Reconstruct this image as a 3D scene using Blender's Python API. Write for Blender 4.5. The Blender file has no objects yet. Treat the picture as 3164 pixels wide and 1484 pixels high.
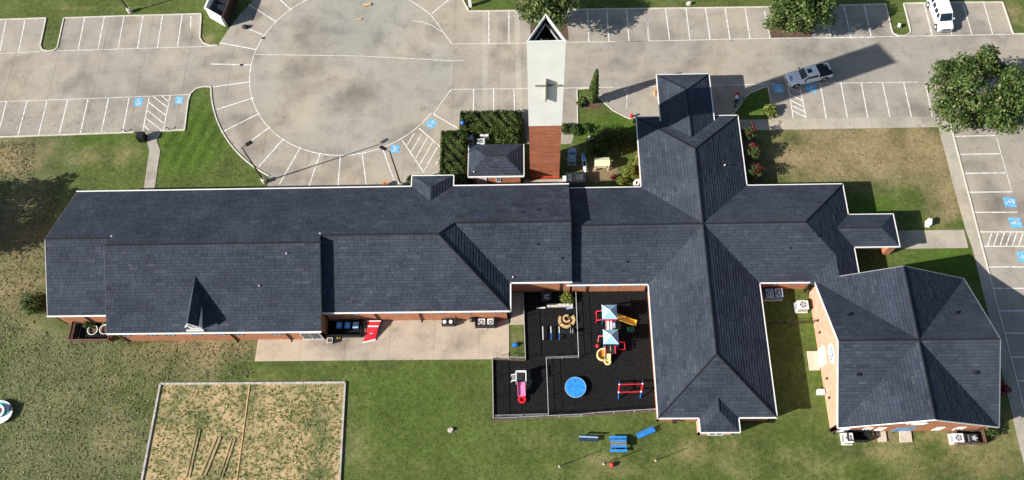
import bpy, bmesh, math, random
import numpy as np
from mathutils import Vector, Matrix

random.seed(7); rng = np.random.default_rng(7)
scene = bpy.context.scene
COL = scene.collection
rad = math.radians

# ------------------------------------------------------------------ camera
FPX, TILT, ROLL, YAW, CAMH = 2538.3, .4133, .07638, -.06859, 92.0
CX, CY = 1582.0, 742.0
def _rz(a): return np.array([[math.cos(a), -math.sin(a), 0], [math.sin(a), math.cos(a), 0], [0, 0, 1]])
_ct, _st = math.cos(TILT), math.sin(TILT)
RW = _rz(ROLL) @ np.array([[1, 0, 0], [0, _ct, _st], [0, -_st, _ct]]) @ _rz(YAW)
cam_d = bpy.data.cameras.new('camera'); cam = bpy.data.objects.new('camera', cam_d); COL.objects.link(cam)
cam_d.sensor_width = 36; cam_d.lens = FPX / 3164 * 36; cam_d.clip_start = 1; cam_d.clip_end = 6000
M4 = Matrix.Identity(4)
for i in range(3):
    for j in range(3): M4[i][j] = float(RW.T[i][j])
M4[2][3] = CAMH
cam.matrix_world = M4
scene.camera = cam
def G(px, py, z=0.0):
    """ground (or height z) position of a photo pixel"""
    d = RW.T @ np.array([(px - CX) / FPX, -(py - CY) / FPX, -1.0])
    t = (z - CAMH) / d[2]
    return (float(d[0] * t), float(d[1] * t))

# ------------------------------------------------------------------ sky, sun, exposure
SUN_EL, SHADOW_AZ = rad(30), rad(20)
w = bpy.data.worlds.new('World'); scene.world = w; w.use_nodes = True
nt = w.node_tree; nt.nodes.clear()
sky = nt.nodes.new('ShaderNodeTexSky'); sky.sky_type = 'NISHITA'; sky.sun_disc = False
sky.sun_elevation = SUN_EL
sky.sun_rotation = math.pi / 2 - (SHADOW_AZ + math.pi)
bg = nt.nodes.new('ShaderNodeBackground'); bg.inputs['Strength'].default_value = 0.068
out = nt.nodes.new('ShaderNodeOutputWorld')
nt.links.new(sky.outputs[0], bg.inputs[0]); nt.links.new(bg.outputs[0], out.inputs[0])
sd = bpy.data.lights.new('sun', 'SUN'); sd.energy = 5.0; sd.angle = rad(0.5); sd.color = (1.0, .955, .89)
sun = bpy.data.objects.new('sun', sd); COL.objects.link(sun); sun.location = (-60, -20, 120)
_tosun = Vector((-math.cos(SHADOW_AZ) * math.cos(SUN_EL), -math.sin(SHADOW_AZ) * math.cos(SUN_EL), math.sin(SUN_EL)))
sun.rotation_euler = _tosun.to_track_quat('Z', 'Y').to_euler()
scene.view_settings.view_transform = 'Standard'; scene.view_settings.look = 'None'
scene.view_settings.gamma = 1; scene.view_settings.exposure = 0.76
scene.render.engine = 'CYCLES'
try: scene.view_settings.use_curve_mapping = False
except Exception: pass

# ------------------------------------------------------------------ materials
MAT = {}
def new_mat(name):
    m = bpy.data.materials.new(name); m.use_nodes = True
    n = m.node_tree; n.nodes.clear()
    o = n.nodes.new('ShaderNodeOutputMaterial'); b = n.nodes.new('ShaderNodeBsdfPrincipled')
    n.links.new(b.outputs[0], o.inputs[0])
    MAT[name] = m
    return m, n, b
def node(n, t, **k):
    x = n.nodes.new(t)
    for a, v in k.items(): setattr(x, a, v)
    return x
def rgb(c): return (c[0], c[1], c[2], 1)
def posn(n): return node(n, 'ShaderNodeNewGeometry').outputs['Position']
def noise(n, scale, detail=4, rough=.55, vec=None, dist=0):
    x = node(n, 'ShaderNodeTexNoise'); x.inputs['Scale'].default_value = scale
    x.inputs['Detail'].default_value = detail; x.inputs['Roughness'].default_value = rough
    x.inputs['Distortion'].default_value = dist
    n.links.new(vec if vec else posn(n), x.inputs['Vector'])
    return x.outputs['Fac']
def ramp(n, fac, stops):
    r = node(n, 'ShaderNodeValToRGB'); e = r.color_ramp.elements
    while len(e) > 1: e.remove(e[-1])
    for i, (p, c) in enumerate(stops):
        k = e[0] if i == 0 else e.new(p)
        k.position = p; k.color = rgb(c) if not isinstance(c, (int, float)) else (c, c, c, 1)
    n.links.new(fac, r.inputs[0]); return r.outputs[0]
def mix(n, a, b, fac, mode='MIX'):
    x = node(n, 'ShaderNodeMix', data_type='RGBA', blend_type=mode)
    for s, v in ((6, a), (7, b), (0, fac)):
        if isinstance(v, (int, float)): x.inputs[s].default_value = v
        elif isinstance(v, tuple): x.inputs[s].default_value = rgb(v)
        else: n.links.new(v, x.inputs[s])
    return x.outputs[2]
def bump(n, b, h, strength=.4, dist=.02):
    x = node(n, 'ShaderNodeBump'); x.inputs['Strength'].default_value = strength; x.inputs['Distance'].default_value = dist
    n.links.new(h, x.inputs['Height']); n.links.new(x.outputs[0], b.inputs['Normal'])
def attr(n, a):
    x = node(n, 'ShaderNodeAttribute', attribute_name=a); return x.outputs['Fac']
def math_(n, op, a, b=0.0):
    x = node(n, 'ShaderNodeMath', operation=op)
    for i, v in enumerate((a, b)):
        if isinstance(v, (int, float)): x.inputs[i].default_value = v
        else: n.links.new(v, x.inputs[i])
    return x.outputs[0]

def simple(name, c, rough=.6, metal=0, var=.12, scale=3.0, spec=.5, coat=0):
    m, n, b = new_mat(name)
    f = noise(n, scale, 5)
    lo = tuple(x * (1 - var * 1.6) for x in c); hi = tuple(min(1, x * (1 + var)) for x in c)
    n.links.new(ramp(n, f, [(.3, lo), (.7, hi)]), b.inputs['Base Color'])
    b.inputs['Roughness'].default_value = rough; b.inputs['Metallic'].default_value = metal
    b.inputs['Specular IOR Level'].default_value = spec
    if coat: b.inputs['Coat Weight'].default_value = coat; b.inputs['Coat Roughness'].default_value = .08
    return m

simple('white_trim', (.80, .79, .74), .5, var=.05)
simple('white_stucco', (.80, .79, .74), .8, var=.035, scale=.6)
simple('white_paint', (.78, .78, .76), .35, var=.03, coat=.4)
simple('car_white', (.88, .88, .88), .25, var=.015, coat=.8)
simple('road_paint', (.74, .73, .69), .7, var=.25, scale=2.2)
simple('blue_paint', (.15, .44, .70), .7, var=.25, scale=2.5)
simple('black_metal', (.018, .018, .02), .45, metal=.2)
simple('dark_metal', (.03, .032, .036), .5, metal=.3)
simple('grey_metal', (.33, .34, .35), .45, metal=.5)
simple('light_metal', (.62, .63, .62), .4, metal=.3)
simple('cross_bronze', (.22, .20, .16), .5, metal=.2)
simple('brown_metal', (.045, .022, .015), .55)
simple('tyre', (.015, .015, .016), .85)
simple('kerb_concrete', (.60, .56, .48), .85, var=.12, scale=1.2)
simple('ac_beige', (.66, .67, .64), .55, var=.06)
simple('ac_blue_grey', (.33, .48, .60), .5, var=.06)
simple('timber_grey', (.46, .41, .37), .85, var=.25, scale=3)
simple('timber_brown', (.16, .09, .055), .85, var=.3, scale=3)
simple('timber_tan', (.55, .36, .17), .8, var=.2, scale=3)
simple('bark', (.10, .07, .05), .9, var=.35, scale=4)
simple('red_plastic', (.62, .018, .03), .35, var=.06)
simple('pink_plastic', (.78, .20, .40), .35, var=.06)
simple('yellow_plastic', (.85, .52, .06), .35, var=.06)
simple('cream_plastic', (.80, .68, .30), .4, var=.06)
simple('blue_plastic', (.02, .15, .55), .35, var=.1)
simple('sky_plastic', (.30, .52, .64), .4, var=.06)
simple('bright_blue', (.035, .27, .72), .45, var=.2, scale=2.5)
simple('teal_plastic', (.05, .45, .42), .4)
simple('navy_plastic', (.012, .03, .09), .5)
simple('green_plastic', (.03, .18, .10), .5)
simple('pale_yellow', (.72, .68, .42), .5, var=.08)
simple('orange_clay', (.55, .20, .05), .7)
simple('soffit', (.55, .54, .50), .8)
simple('felt', (.0045, .005, .0065), .95, var=.3, scale=2)
simple('flat_roof', (.05, .055, .06), .9, var=.3)
simple('rubber', (.0105, .0105, .0105), .95, var=.5, scale=6, spec=.2)
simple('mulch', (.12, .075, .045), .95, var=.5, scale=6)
simple('sand_pad', (.55, .47, .36), .9, var=.12)
simple('emblem_green', (.02, .16, .09), .5)
simple('door_white', (.72, .74, .74), .5, var=.06)
simple('door_blue', (.10, .24, .42), .45, var=.06)

m, n, b = new_mat('glass')
b.inputs['Base Color'].default_value = (.02, .04, .07, 1); b.inputs['Roughness'].default_value = .08
b.inputs['Specular IOR Level'].default_value = .8
m, n, b = new_mat('car_glass')
b.inputs['Base Color'].default_value = (.012, .022, .032, 1); b.inputs['Roughness'].default_value = .05
b.inputs['Specular IOR Level'].default_value = .8
m, n, b = new_mat('sky_reflect_glass')
b.inputs['Base Color'].default_value = (.04, .13, .30, 1); b.inputs['Roughness'].default_value = .12  # blue of the reflected sky put into the pane colour
m, n, b = new_mat('lamp_lens')
b.inputs['Base Color'].default_value = (.7, .7, .66, 1); b.inputs['Roughness'].default_value = .2

# lawn: colour follows where the grass is lush, dry, rough or worn to soil
m, n, b = new_mat('lawn')
p = posn(n)
n1 = noise(n, .22, 6, .62, p); n2 = noise(n, 1.7, 6, .7, p); n3 = noise(n, 7.5, 4, .75, p); n4 = noise(n, .06, 3, .5, p)
green = ramp(n, n2, [(.25, (.046, .072, .015)), (.5, (.092, .122, .030)), (.72, (.148, .170, .055))])
lush = ramp(n, n2, [(.25, (.040, .080, .010)), (.55, (.078, .130, .018)), (.75, (.120, .172, .034))])
dryc = ramp(n, n2, [(.22, (.165, .128, .058)), (.5, (.255, .198, .102)), (.78, (.34, .270, .150))])
soil = ramp(n, n3, [(.25, (.17, .115, .065)), (.6, (.30, .215, .13)), (.8, (.40, .31, .20))])
rough = ramp(n, n3, [(.25, (.062, .084, .028)), (.42, (.108, .128, .048)), (.58, (.165, .165, .080)), (.74, (.30, .275, .175))])
def mask(a, lo, hi, nz, amt):
    s = math_(n, 'ADD', attr(n, a), math_(n, 'MULTIPLY', math_(n, 'SUBTRACT', nz, .5), amt))
    mr = node(n, 'ShaderNodeMapRange'); mr.inputs[1].default_value = lo; mr.inputs[2].default_value = hi
    n.links.new(s, mr.inputs[0]); return mr.outputs[0]
c = mix(n, green, lush, mask('lush', .2, .8, n1, .8))
c = mix(n, c, rough, mask('rough', .3, .75, n1, 1.0))
c = mix(n, c, dryc, mask('dry', .25, .85, n1, 1.3))
c = mix(n, c, soil, mask('bare', .4, .7, n2, .9))
c = mix(n, c, ramp(n, n1, [(.3, .62), (.5, 1.0), (.72, 1.35)]), .75, 'MULTIPLY')
c = mix(n, c, ramp(n, n3, [(.28, .45), (.5, 1.0), (.7, 1.45)]), .7, 'MULTIPLY')
wv = node(n, 'ShaderNodeTexWave', wave_type='BANDS', bands_direction='DIAGONAL'); wv.inputs['Scale'].default_value = .26
wv.inputs['Distortion'].default_value = 1.2
mp = node(n, 'ShaderNodeMapping'); mp.inputs['Rotation'].default_value = (0, 0, rad(62)); n.links.new(p, mp.inputs[0]); n.links.new(mp.outputs[0], wv.inputs['Vector'])
c = mix(n, c, ramp(n, wv.outputs['Fac'], [(.2, .78), (.8, 1.22)]), math_(n, 'MULTIPLY', attr(n, 'mow'), .8), 'MULTIPLY')
n.links.new(c, b.inputs['Base Color']); b.inputs['Roughness'].default_value = .95; b.inputs['Specular IOR Level'].default_value = .15
bump(n, b, math_(n, 'ADD', n3, math_(n, 'MULTIPLY', n2, .6)), .7, .09)

def node_col(n, p):
    x = node(n, 'ShaderNodeTexNoise'); x.inputs['Scale'].default_value = .5; n.links.new(p, x.inputs['Vector'])
    v = node(n, 'ShaderNodeVectorMath', operation='MULTIPLY'); v.inputs[1].default_value = (12, 12, 12); n.links.new(x.outputs['Color'], v.inputs[0])
    a = node(n, 'ShaderNodeVectorMath', operation='ADD'); n.links.new(v.outputs[0], a.inputs[0]); n.links.new(p, a.inputs[1]); return a.outputs[0]
# concrete: one base colour, a little different from slab to slab, stained and worn
def concrete(name, base, stain=.35):
    m, n, b = new_mat(name)
    p = posn(n)
    a1 = noise(n, .055, 4, .55, p, .5); a2 = noise(n, .35, 6, .65, p); a3 = noise(n, 4.5, 4, .7, p); a4 = noise(n, .15, 4, .5, p, .3)
    c = ramp(n, a2, [(.25, tuple(x * .70 for x in base)), (.48, base), (.75, tuple(x * 1.16 for x in base))])
    c = mix(n, c, ramp(n, a1, [(.3, (.82, .86, .90)), (.5, (1, 1, 1)), (.7, (1.12, 1.04, .95))]), .9, 'MULTIPLY')
    c = mix(n, c, ramp(n, a4, [(.28, (.46, .46, .475)), (.48, (1, 1, 1))]), stain * 2.2, 'MULTIPLY')
    c = mix(n, c, ramp(n, a3, [(.3, .86), (.65, 1.06)]), .8, 'MULTIPLY')
    c = mix(n, c, ramp(n, noise(n, .8, 3, .6, p), [(.27, (.58, .57, .56)), (.36, (1, 1, 1))]), .6, 'MULTIPLY')
    vo = node(n, 'ShaderNodeTexVoronoi', feature='DISTANCE_TO_EDGE'); vo.inputs['Scale'].default_value = .13
    n.links.new(mix(n, p, node_col(n, p), .35), vo.inputs['Vector'])
    c = mix(n, c, ramp(n, vo.outputs['Distance'], [(.0, (.62, .60, .58)), (.0035, (1, 1, 1))]), .7, 'MULTIPLY')
    oi = node(n, 'ShaderNodeObjectInfo')
    c = mix(n, c, ramp(n, oi.outputs['Random'], [(0, .955), (1, 1.03)]), 1.0, 'MULTIPLY')
    n.links.new(c, b.inputs['Base Color']); b.inputs['Roughness'].default_value = .9; b.inputs['Specular IOR Level'].default_value = .25
    bump(n, b, a3, .25, .01)
    return m
concrete('concrete', (.355, .315, .258)); concrete('concrete_grey', (.340, .315, .265), .35); concrete('walk_concrete', (.40, .36, .295), .15); concrete('patio_concrete', (.46, .375, .285), .45)
simple('joint', (.26, .235, .20), .95, var=.2)

# shingles: tone from tab to tab
m, n, b = new_mat('shingle')
p = posn(n)
r_ = attr(n, 'rnd'); g1 = noise(n, 18, 3, .7, p); g2 = noise(n, .35, 4, .6, p)
c = ramp(n, r_, [(0, (.032, .039, .054)), (.4, (.0420, .0505, .0680)), (.75, (.0475, .0565, .0750)), (1, (.060, .069, .088))])
c = mix(n, c, ramp(n, g1, [(.3, .65), (.7, 1.35)]), .8, 'MULTIPLY')
c = mix(n, c, ramp(n, g2, [(.28, .78), (.5, 1.0), (.72, 1.22)]), .9, 'MULTIPLY')
c = mix(n, c, ramp(n, noise(n, .07, 3, .5, p), [(.35, (.88, .88, .92)), (.65, (1.14, 1.12, 1.08))]), .9, 'MULTIPLY')
n.links.new(c, b.inputs['Base Color']); b.inputs['Roughness'].default_value = .95; b.inputs['Specular IOR Level'].default_value = .08
bump(n, b, g1, .4, .01)

# brick
def brick(name, c1, c2, mortar, sx, bw=.55):
    m, n, b = new_mat(name)
    p = posn(n)
    sp = node(n, 'ShaderNodeSeparateXYZ'); n.links.new(p, sp.inputs[0])
    cb = node(n, 'ShaderNodeCombineXYZ')
    n.links.new(math_(n, 'ADD', sp.outputs[0], sp.outputs[1]), cb.inputs[0]); n.links.new(sp.outputs[2], cb.inputs[1])
    t = node(n, 'ShaderNodeTexBrick'); n.links.new(cb.outputs[0], t.inputs['Vector'])
    t.inputs['Color1'].default_value = rgb(c1); t.inputs['Color2'].default_value = rgb(c2); t.inputs['Mortar'].default_value = rgb(mortar)
    t.inputs['Scale'].default_value = sx; t.inputs['Brick Width'].default_value = bw; t.inputs['Row Height'].default_value = .17
    t.inputs['Mortar Size'].default_value = .015; t.inputs['Bias'].default_value = 0
    a = noise(n, 1.3, 5, .6, p); a2 = noise(n, 9, 3, .6, p)
    c = mix(n, t.outputs['Color'], ramp(n, a, [(.3, .80), (.7, 1.18)]), .8, 'MULTIPLY')
    c = mix(n, c, ramp(n, a2, [(.3, .85), (.7, 1.12)]), .8, 'MULTIPLY')
    n.links.new(c, b.inputs['Base Color']); b.inputs['Roughness'].default_value = .85
    bump(n, b, math_(n, 'MULTIPLY', t.outputs['Fac'], -1.0), .5, .02)
brick('brick', (.46, .155, .062), (.36, .105, .042), (.40, .25, .16), 1.0)
brick('brick_tower', (.43, .135, .060), (.30, .08, .036), (.36, .16, .09), .6, 1.4)
brick('brick_pale_lit', (.60, .31, .20), (.52, .25, .155), (.60, .46, .36), 1.0)  # paler copy of brick, strong sunlight put into the colour

# foliage
def leafmat(name, dark, mid, light, tip=None):
    m, n, b = new_mat(name)
    r_ = attr(n, 'rnd')
    st = [(0, dark), (.45, mid), (.88, light)]
    if tip: st.append((.97, tip))
    c = ramp(n, r_, st)
    c = mix(n, c, ramp(n, noise(n, .9, 3), [(.3, .72), (.7, 1.25)]), .8, 'MULTIPLY')
    n.links.new(c, b.inputs['Base Color']); b.inputs['Roughness'].default_value = .6; b.inputs['Specular IOR Level'].default_value = .3
    tr = node(n, 'ShaderNodeBsdfTranslucent'); n.links.new(c, tr.inputs['Color'])
    ms = node(n, 'ShaderNodeMixShader'); ms.inputs[0].default_value = .22
    o = [x for x in n.nodes if x.type == 'OUTPUT_MATERIAL'][0]
    n.links.new(b.outputs[0], ms.inputs[1]); n.links.new(tr.outputs[0], ms.inputs[2]); n.links.new(ms.outputs[0], o.inputs[0])
leafmat('leaf_tree', (.020, .044, .010), (.060, .105, .020), (.125, .170, .042), (.24, .24, .11))
leafmat('leaf_hedge', (.016, .036, .006), (.050, .085, .014), (.105, .145, .032), (.18, .19, .06))
leafmat('leaf_shrub', (.020, .045, .008), (.055, .090, .016), (.11, .15, .035))
leafmat('leaf_yellow', (.05, .08, .010), (.13, .17, .022), (.24, .25, .05))
leafmat('leaf_seedling', (.07, .11, .02), (.14, .20, .035), (.22, .27, .07))
leafmat('leaf_red', (.04, .035, .012), (.14, .012, .018), (.36, .02, .035))
leafmat('leaf_weed', (.06, .085, .020), (.10, .125, .034), (.16, .175, .06))
leafmat('straw', (.13, .11, .05), (.24, .20, .11), (.38, .33, .20))

# sandy plot
m, n, b = new_mat('plot_soil')
p = posn(n)
a1 = noise(n, .35, 5, .6, p); a2 = noise(n, 3.0, 5, .7, p); a3 = noise(n, 9, 3, .7, p)
c = ramp(n, a2, [(.25, (.30, .205, .095)), (.5, (.46, .335, .172)), (.75, (.57, .43, .245))])
gm = ramp(n, math_(n, 'ADD', a1, math_(n, 'MULTIPLY', a2, .45)), [(.65, 0.0), (.90, 1.0)])
c = mix(n, c, (.12, .135, .045), gm)
c = mix(n, c, ramp(n, a3, [(.3, .7), (.7, 1.2)]), .8, 'MULTIPLY')
n.links.new(c, b.inputs['Base Color']); b.inputs['Roughness'].default_value = .95; bump(n, b, a2, .8, .08)

# ------------------------------------------------------------------ mesh helpers
ORI = {}
def tag(o, label=None, cat=None, group=None, kind=None):
    if label: o['label'] = label
    if cat: o['category'] = cat
    if group: o['group'] = group
    if kind: o['kind'] = kind
    return o
def thing(name, label, cat, loc=(0, 0, 0), rz=0.0, group=None):
    o = bpy.data.objects.new(name, None); COL.objects.link(o); o.empty_display_size = .3
    loc = (loc[0], loc[1], loc[2] if len(loc) > 2 else 0.0)
    o.location = loc; o.rotation_euler = (0, 0, rz); ORI[o.name] = loc
    return tag(o, label, cat, group)

class MB:
    def __init__(s): s.v = []; s.f = []; s.rnd = None
    def face(s, pts):
        k = len(s.v); s.v += [tuple(p) for p in pts]; s.f.append(tuple(range(k, k + len(pts)))); return s
    def box(s, c, size, rz=0.0, taper=1.0):
        x, y, z = size[0] / 2, size[1] / 2, size[2] / 2; k = len(s.v); co, si = math.cos(rz), math.sin(rz)
        for dz in (-1, 1):
            t = taper if dz > 0 else 1.0
            for dx, dy in ((-1, -1), (1, -1), (1, 1), (-1, 1)):
                a, b_ = dx * x * t, dy * y * t
                s.v.append((c[0] + a * co - b_ * si, c[1] + a * si + b_ * co, c[2] + dz * z))
        s.f += [tuple(k + i for i in q) for q in ((3, 2, 1, 0), (4, 5, 6, 7), (0, 1, 5, 4), (1, 2, 6, 5), (2, 3, 7, 6), (3, 0, 4, 7))]
        return s
    def prism(s, poly, z0, z1):
        a = sum(poly[i][0] * poly[(i + 1) % len(poly)][1] - poly[(i + 1) % len(poly)][0] * poly[i][1] for i in range(len(poly)))
        if a < 0: poly = poly[::-1]
        k = len(s.v); m_ = len(poly)
        s.v += [(p[0], p[1], z0) for p in poly] + [(p[0], p[1], z1) for p in poly]
        s.f.append(tuple(k + i for i in reversed(range(m_)))); s.f.append(tuple(k + m_ + i for i in range(m_)))
        for i in range(m_):
            j = (i + 1) % m_; s.f.append((k + i, k + j, k + m_ + j, k + m_ + i))
        return s
    def slab3(s, pts, off):
        """extrude a 3d polygon by the vector off"""
        k = len(s.v); m_ = len(pts)
        s.v += [tuple(p) for p in pts] + [(p[0] + off[0], p[1] + off[1], p[2] + off[2]) for p in pts]
        s.f.append(tuple(range(k, k + m_))); s.f.append(tuple(k + m_ + i for i in reversed(range(m_))))
        for i in range(m_):
            j = (i + 1) % m_; s.f.append((k + j, k + i, k + m_ + i, k + m_ + j))
        return s
    def beam(s, p, q, w_, h, up=(0, 0, 1)):
        p, q = Vector(p), Vector(q); d = (q - p).normalized(); u = Vector(up)
        sd_ = d.cross(u)
        if sd_.length < 1e-4: sd_ = Vector((1, 0, 0))
        sd_.normalize(); u = sd_.cross(d).normalized()
        a, b_ = sd_ * (w_ / 2), u * (h / 2); k = len(s.v)
        for e in (p, q):
            for t in (-a - b_, a - b_, a + b_, -a + b_): s.v.append(tuple(e + t))
        s.f += [tuple(k + i for i in r) for r in ((0, 3, 2, 1), (4, 5, 6, 7), (0, 1, 5, 4), (1, 2, 6, 5), (2, 3, 7, 6), (3, 0, 4, 7))]
        return s
    def tube(s, p, q, r0, r1=None, n=8, cap=True):
        r1 = r0 if r1 is None else r1
        p, q = Vector(p), Vector(q); d = (q - p).normalized()
        a = d.cross(Vector((0, 0, 1)) if abs(d.z) < .95 else Vector((1, 0, 0))).normalized(); b_ = d.cross(a)
        k = len(s.v)
        for e, r in ((p, r0), (q, r1)):
            for i in range(n):
                t = 2 * math.pi * i / n; s.v.append(tuple(e + a * (r * math.cos(t)) + b_ * (r * math.sin(t))))
        for i in range(n):
            j = (i + 1) % n; s.f.append((k + i, k + n + i, k + n + j, k + j))
        if cap: s.f.append(tuple(k + i for i in range(n))); s.f.append(tuple(k + n + i for i in reversed(range(n))))
        return s
    def path(s, pts, r, n=6):
        for i in range(len(pts) - 1): s.tube(pts[i], pts[i + 1], r, r, n)
        return s
    def lathe(s, c, prof, n=16, sx=1, sy=1):
        k = len(s.v)
        for r, z in prof:
            for i in range(n):
                t = 2 * math.pi * i / n; s.v.append((c[0] + sx * r * math.cos(t), c[1] + sy * r * math.sin(t), c[2] + z))
        for a in range(len(prof) - 1):
            for i in range(n):
                j = (i + 1) % n; s.f.append((k + a * n + i, k + a * n + j, k + (a + 1) * n + j, k + (a + 1) * n + i))
        s.f.append(tuple(k + i for i in reversed(range(n)))); s.f.append(tuple(k + (len(prof) - 1) * n + i for i in range(n)))
        return s
    def loft(s, secs):
        """secs: list of closed rings with the same number of points"""
        k = len(s.v); m_ = len(secs[0])
        for r in secs: s.v += [tuple(p) for p in r]
        for a in range(len(secs) - 1):
            for i in range(m_):
                j = (i + 1) % m_; s.f.append((k + a * m_ + i, k + a * m_ + j, k + (a + 1) * m_ + j, k + (a + 1) * m_ + i))
        s.f.append(tuple(k + i for i in reversed(range(m_)))); s.f.append(tuple(k + (len(secs) - 1) * m_ + i for i in range(m_)))
        return s
    def build(s, name, mat, parent=None, world=True, smooth=False, bevel=0.0, fix=True):
        v = s.v
        if parent is not None and world:
            r = parent
            o = (0, 0, 0)
            while r is not None:
                if r.name in ORI: o = ORI[r.name]; break
                r = r.parent
            v = [(a[0] - o[0], a[1] - o[1], a[2] - o[2]) for a in v]
        me = bpy.data.meshes.new(name); me.from_pydata(v, [], s.f); me.update()
        if s.rnd is not None:
            at = me.attributes.new('rnd', 'FLOAT', 'FACE'); at.data.foreach_set('value', np.array(s.rnd, 'f'))
        if fix or bevel:
            bm = bmesh.new(); bm.from_mesh(me)
            if bevel:
                bmesh.ops.remove_doubles(bm, verts=bm.verts, dist=1e-5)
                es = [e for e in bm.edges if len(e.link_faces) == 2 and e.calc_face_angle(0) > .5]
                bmesh.ops.bevel(bm, geom=es, offset=bevel, segments=2, affect='EDGES', profile=.6, clamp_overlap=True)
            bmesh.ops.recalc_face_normals(bm, faces=bm.faces)
            bm.to_mesh(me); bm.free()
        if smooth:
            me.shade_smooth()
        me.materials.append(MAT[mat])
        o = bpy.data.objects.new(name, me); COL.objects.link(o)
        if parent is not None: o.parent = parent
        return o
def one(name, mb, mat, label, cat, group=None, loc=None, **k):
    """a thing that is a single mesh; origin at its base"""
    if loc is None:
        xs = [p[0] for p in mb.v]; ys = [p[1] for p in mb.v]; loc = (sum(xs) / len(xs), sum(ys) / len(ys), min(p[2] for p in mb.v))
    mb.v = [(p[0] - loc[0], p[1] - loc[1], p[2] - loc[2]) for p in mb.v]
    o = mb.build(name, mat, None, **k); o.location = loc
    return tag(o, label, cat, group)
def struct(name, mb, mat, **k):
    return tag(mb.build(name, mat, None, **k), kind='structure')

def clip_rect(poly, x0, y0, x1, y1):
    for ax, lim, sg in ((0, x0, 1), (0, x1, -1), (1, y0, 1), (1, y1, -1)):
        if not poly: return poly
        res = []
        for i in range(len(poly)):
            a, b_ = poly[i - 1], poly[i]
            da, db = (a[ax] - lim) * sg, (b_[ax] - lim) * sg
            if (da >= 0) != (db >= 0):
                t = da / (da - db); res.append((a[0] + (b_[0] - a[0]) * t, a[1] + (b_[1] - a[1]) * t))
            if db >= 0: res.append(b_)
        poly = res
    out_ = []
    for q in poly:
        if not out_ or (abs(q[0] - out_[-1][0]) + abs(q[1] - out_[-1][1])) > 1e-4: out_.append(q)
    if len(out_) > 1 and abs(out_[0][0] - out_[-1][0]) + abs(out_[0][1] - out_[-1][1]) < 1e-4: out_.pop()
    return out_
def area(poly): return .5 * sum(poly[i - 1][0] * poly[i][1] - poly[i][0] * poly[i - 1][1] for i in range(len(poly)))
def pip(poly, x, y):
    c_ = False
    for i in range(len(poly)):
        a, b_ = poly[i - 1], poly[i]
        if (a[1] > y) != (b_[1] > y) and x < (b_[0] - a[0]) * (y - a[1]) / (b_[1] - a[1]) + a[0]: c_ = not c_
    return c_
S = .4966                                 # enlarged crops of the photograph, back to its pixels
def C(o, a, b_): return (o[0] + a * S, o[1] + b_ * S)
def GC(o, a, b_, z=0.0): return G(*C(o, a, b_), z)

def leaves(name, mat, pts, nrm, size, parent=None, spread=.8, asp=.6):
    """many leaf-sized faces at pts, facing roughly along nrm"""
    N = len(pts); pts = np.asarray(pts, float); nrm = np.asarray(nrm, float)
    d = nrm + rng.normal(0, spread, (N, 3)); d /= np.linalg.norm(d, axis=1)[:, None] + 1e-9
    t = np.cross(d, rng.normal(0, 1, (N, 3))); t /= np.linalg.norm(t, axis=1)[:, None] + 1e-9
    u = np.cross(d, t)
    sz = rng.uniform(size[0], size[1], N)[:, None]
    a, b_ = t * sz * .5, u * sz * .5 * asp
    V = np.stack([pts - a, pts - b_ + a * .1, pts + a, pts + b_ + a * .1], 1)
    o0 = np.zeros(3)
    r = parent
    while r is not None:
        if r.name in ORI: o0 = np.array(ORI[r.name]); break
        r = r.parent
    V = (V - o0).reshape(-1, 3)
    me = bpy.data.meshes.new(name)
    me.vertices.add(4 * N); me.vertices.foreach_set('co', V.astype('f').ravel())
    me.loops.add(4 * N); me.loops.foreach_set('vertex_index', np.arange(4 * N, dtype='i'))
    me.polygons.add(N); me.polygons.foreach_set('loop_start', np.arange(0, 4 * N, 4, dtype='i')); me.polygons.foreach_set('loop_total', np.full(N, 4, 'i'))
    me.update(calc_edges=True)
    at = me.attributes.new('rnd', 'FLOAT', 'FACE'); at.data.foreach_set('value', rng.uniform(0, 1, N).astype('f'))
    me.materials.append(MAT[mat])
    o = bpy.data.objects.new(name, me); COL.objects.link(o)
    if parent is not None: o.parent = parent
    return o
# ================================================================== SETTING
T0, T1, T2, T3, T4, T5 = (0, 0), (600, 0), (1200, 0), (1900, 0), (2364, 0), (2364, 540)
LOWR = (2364, 884)
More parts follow.
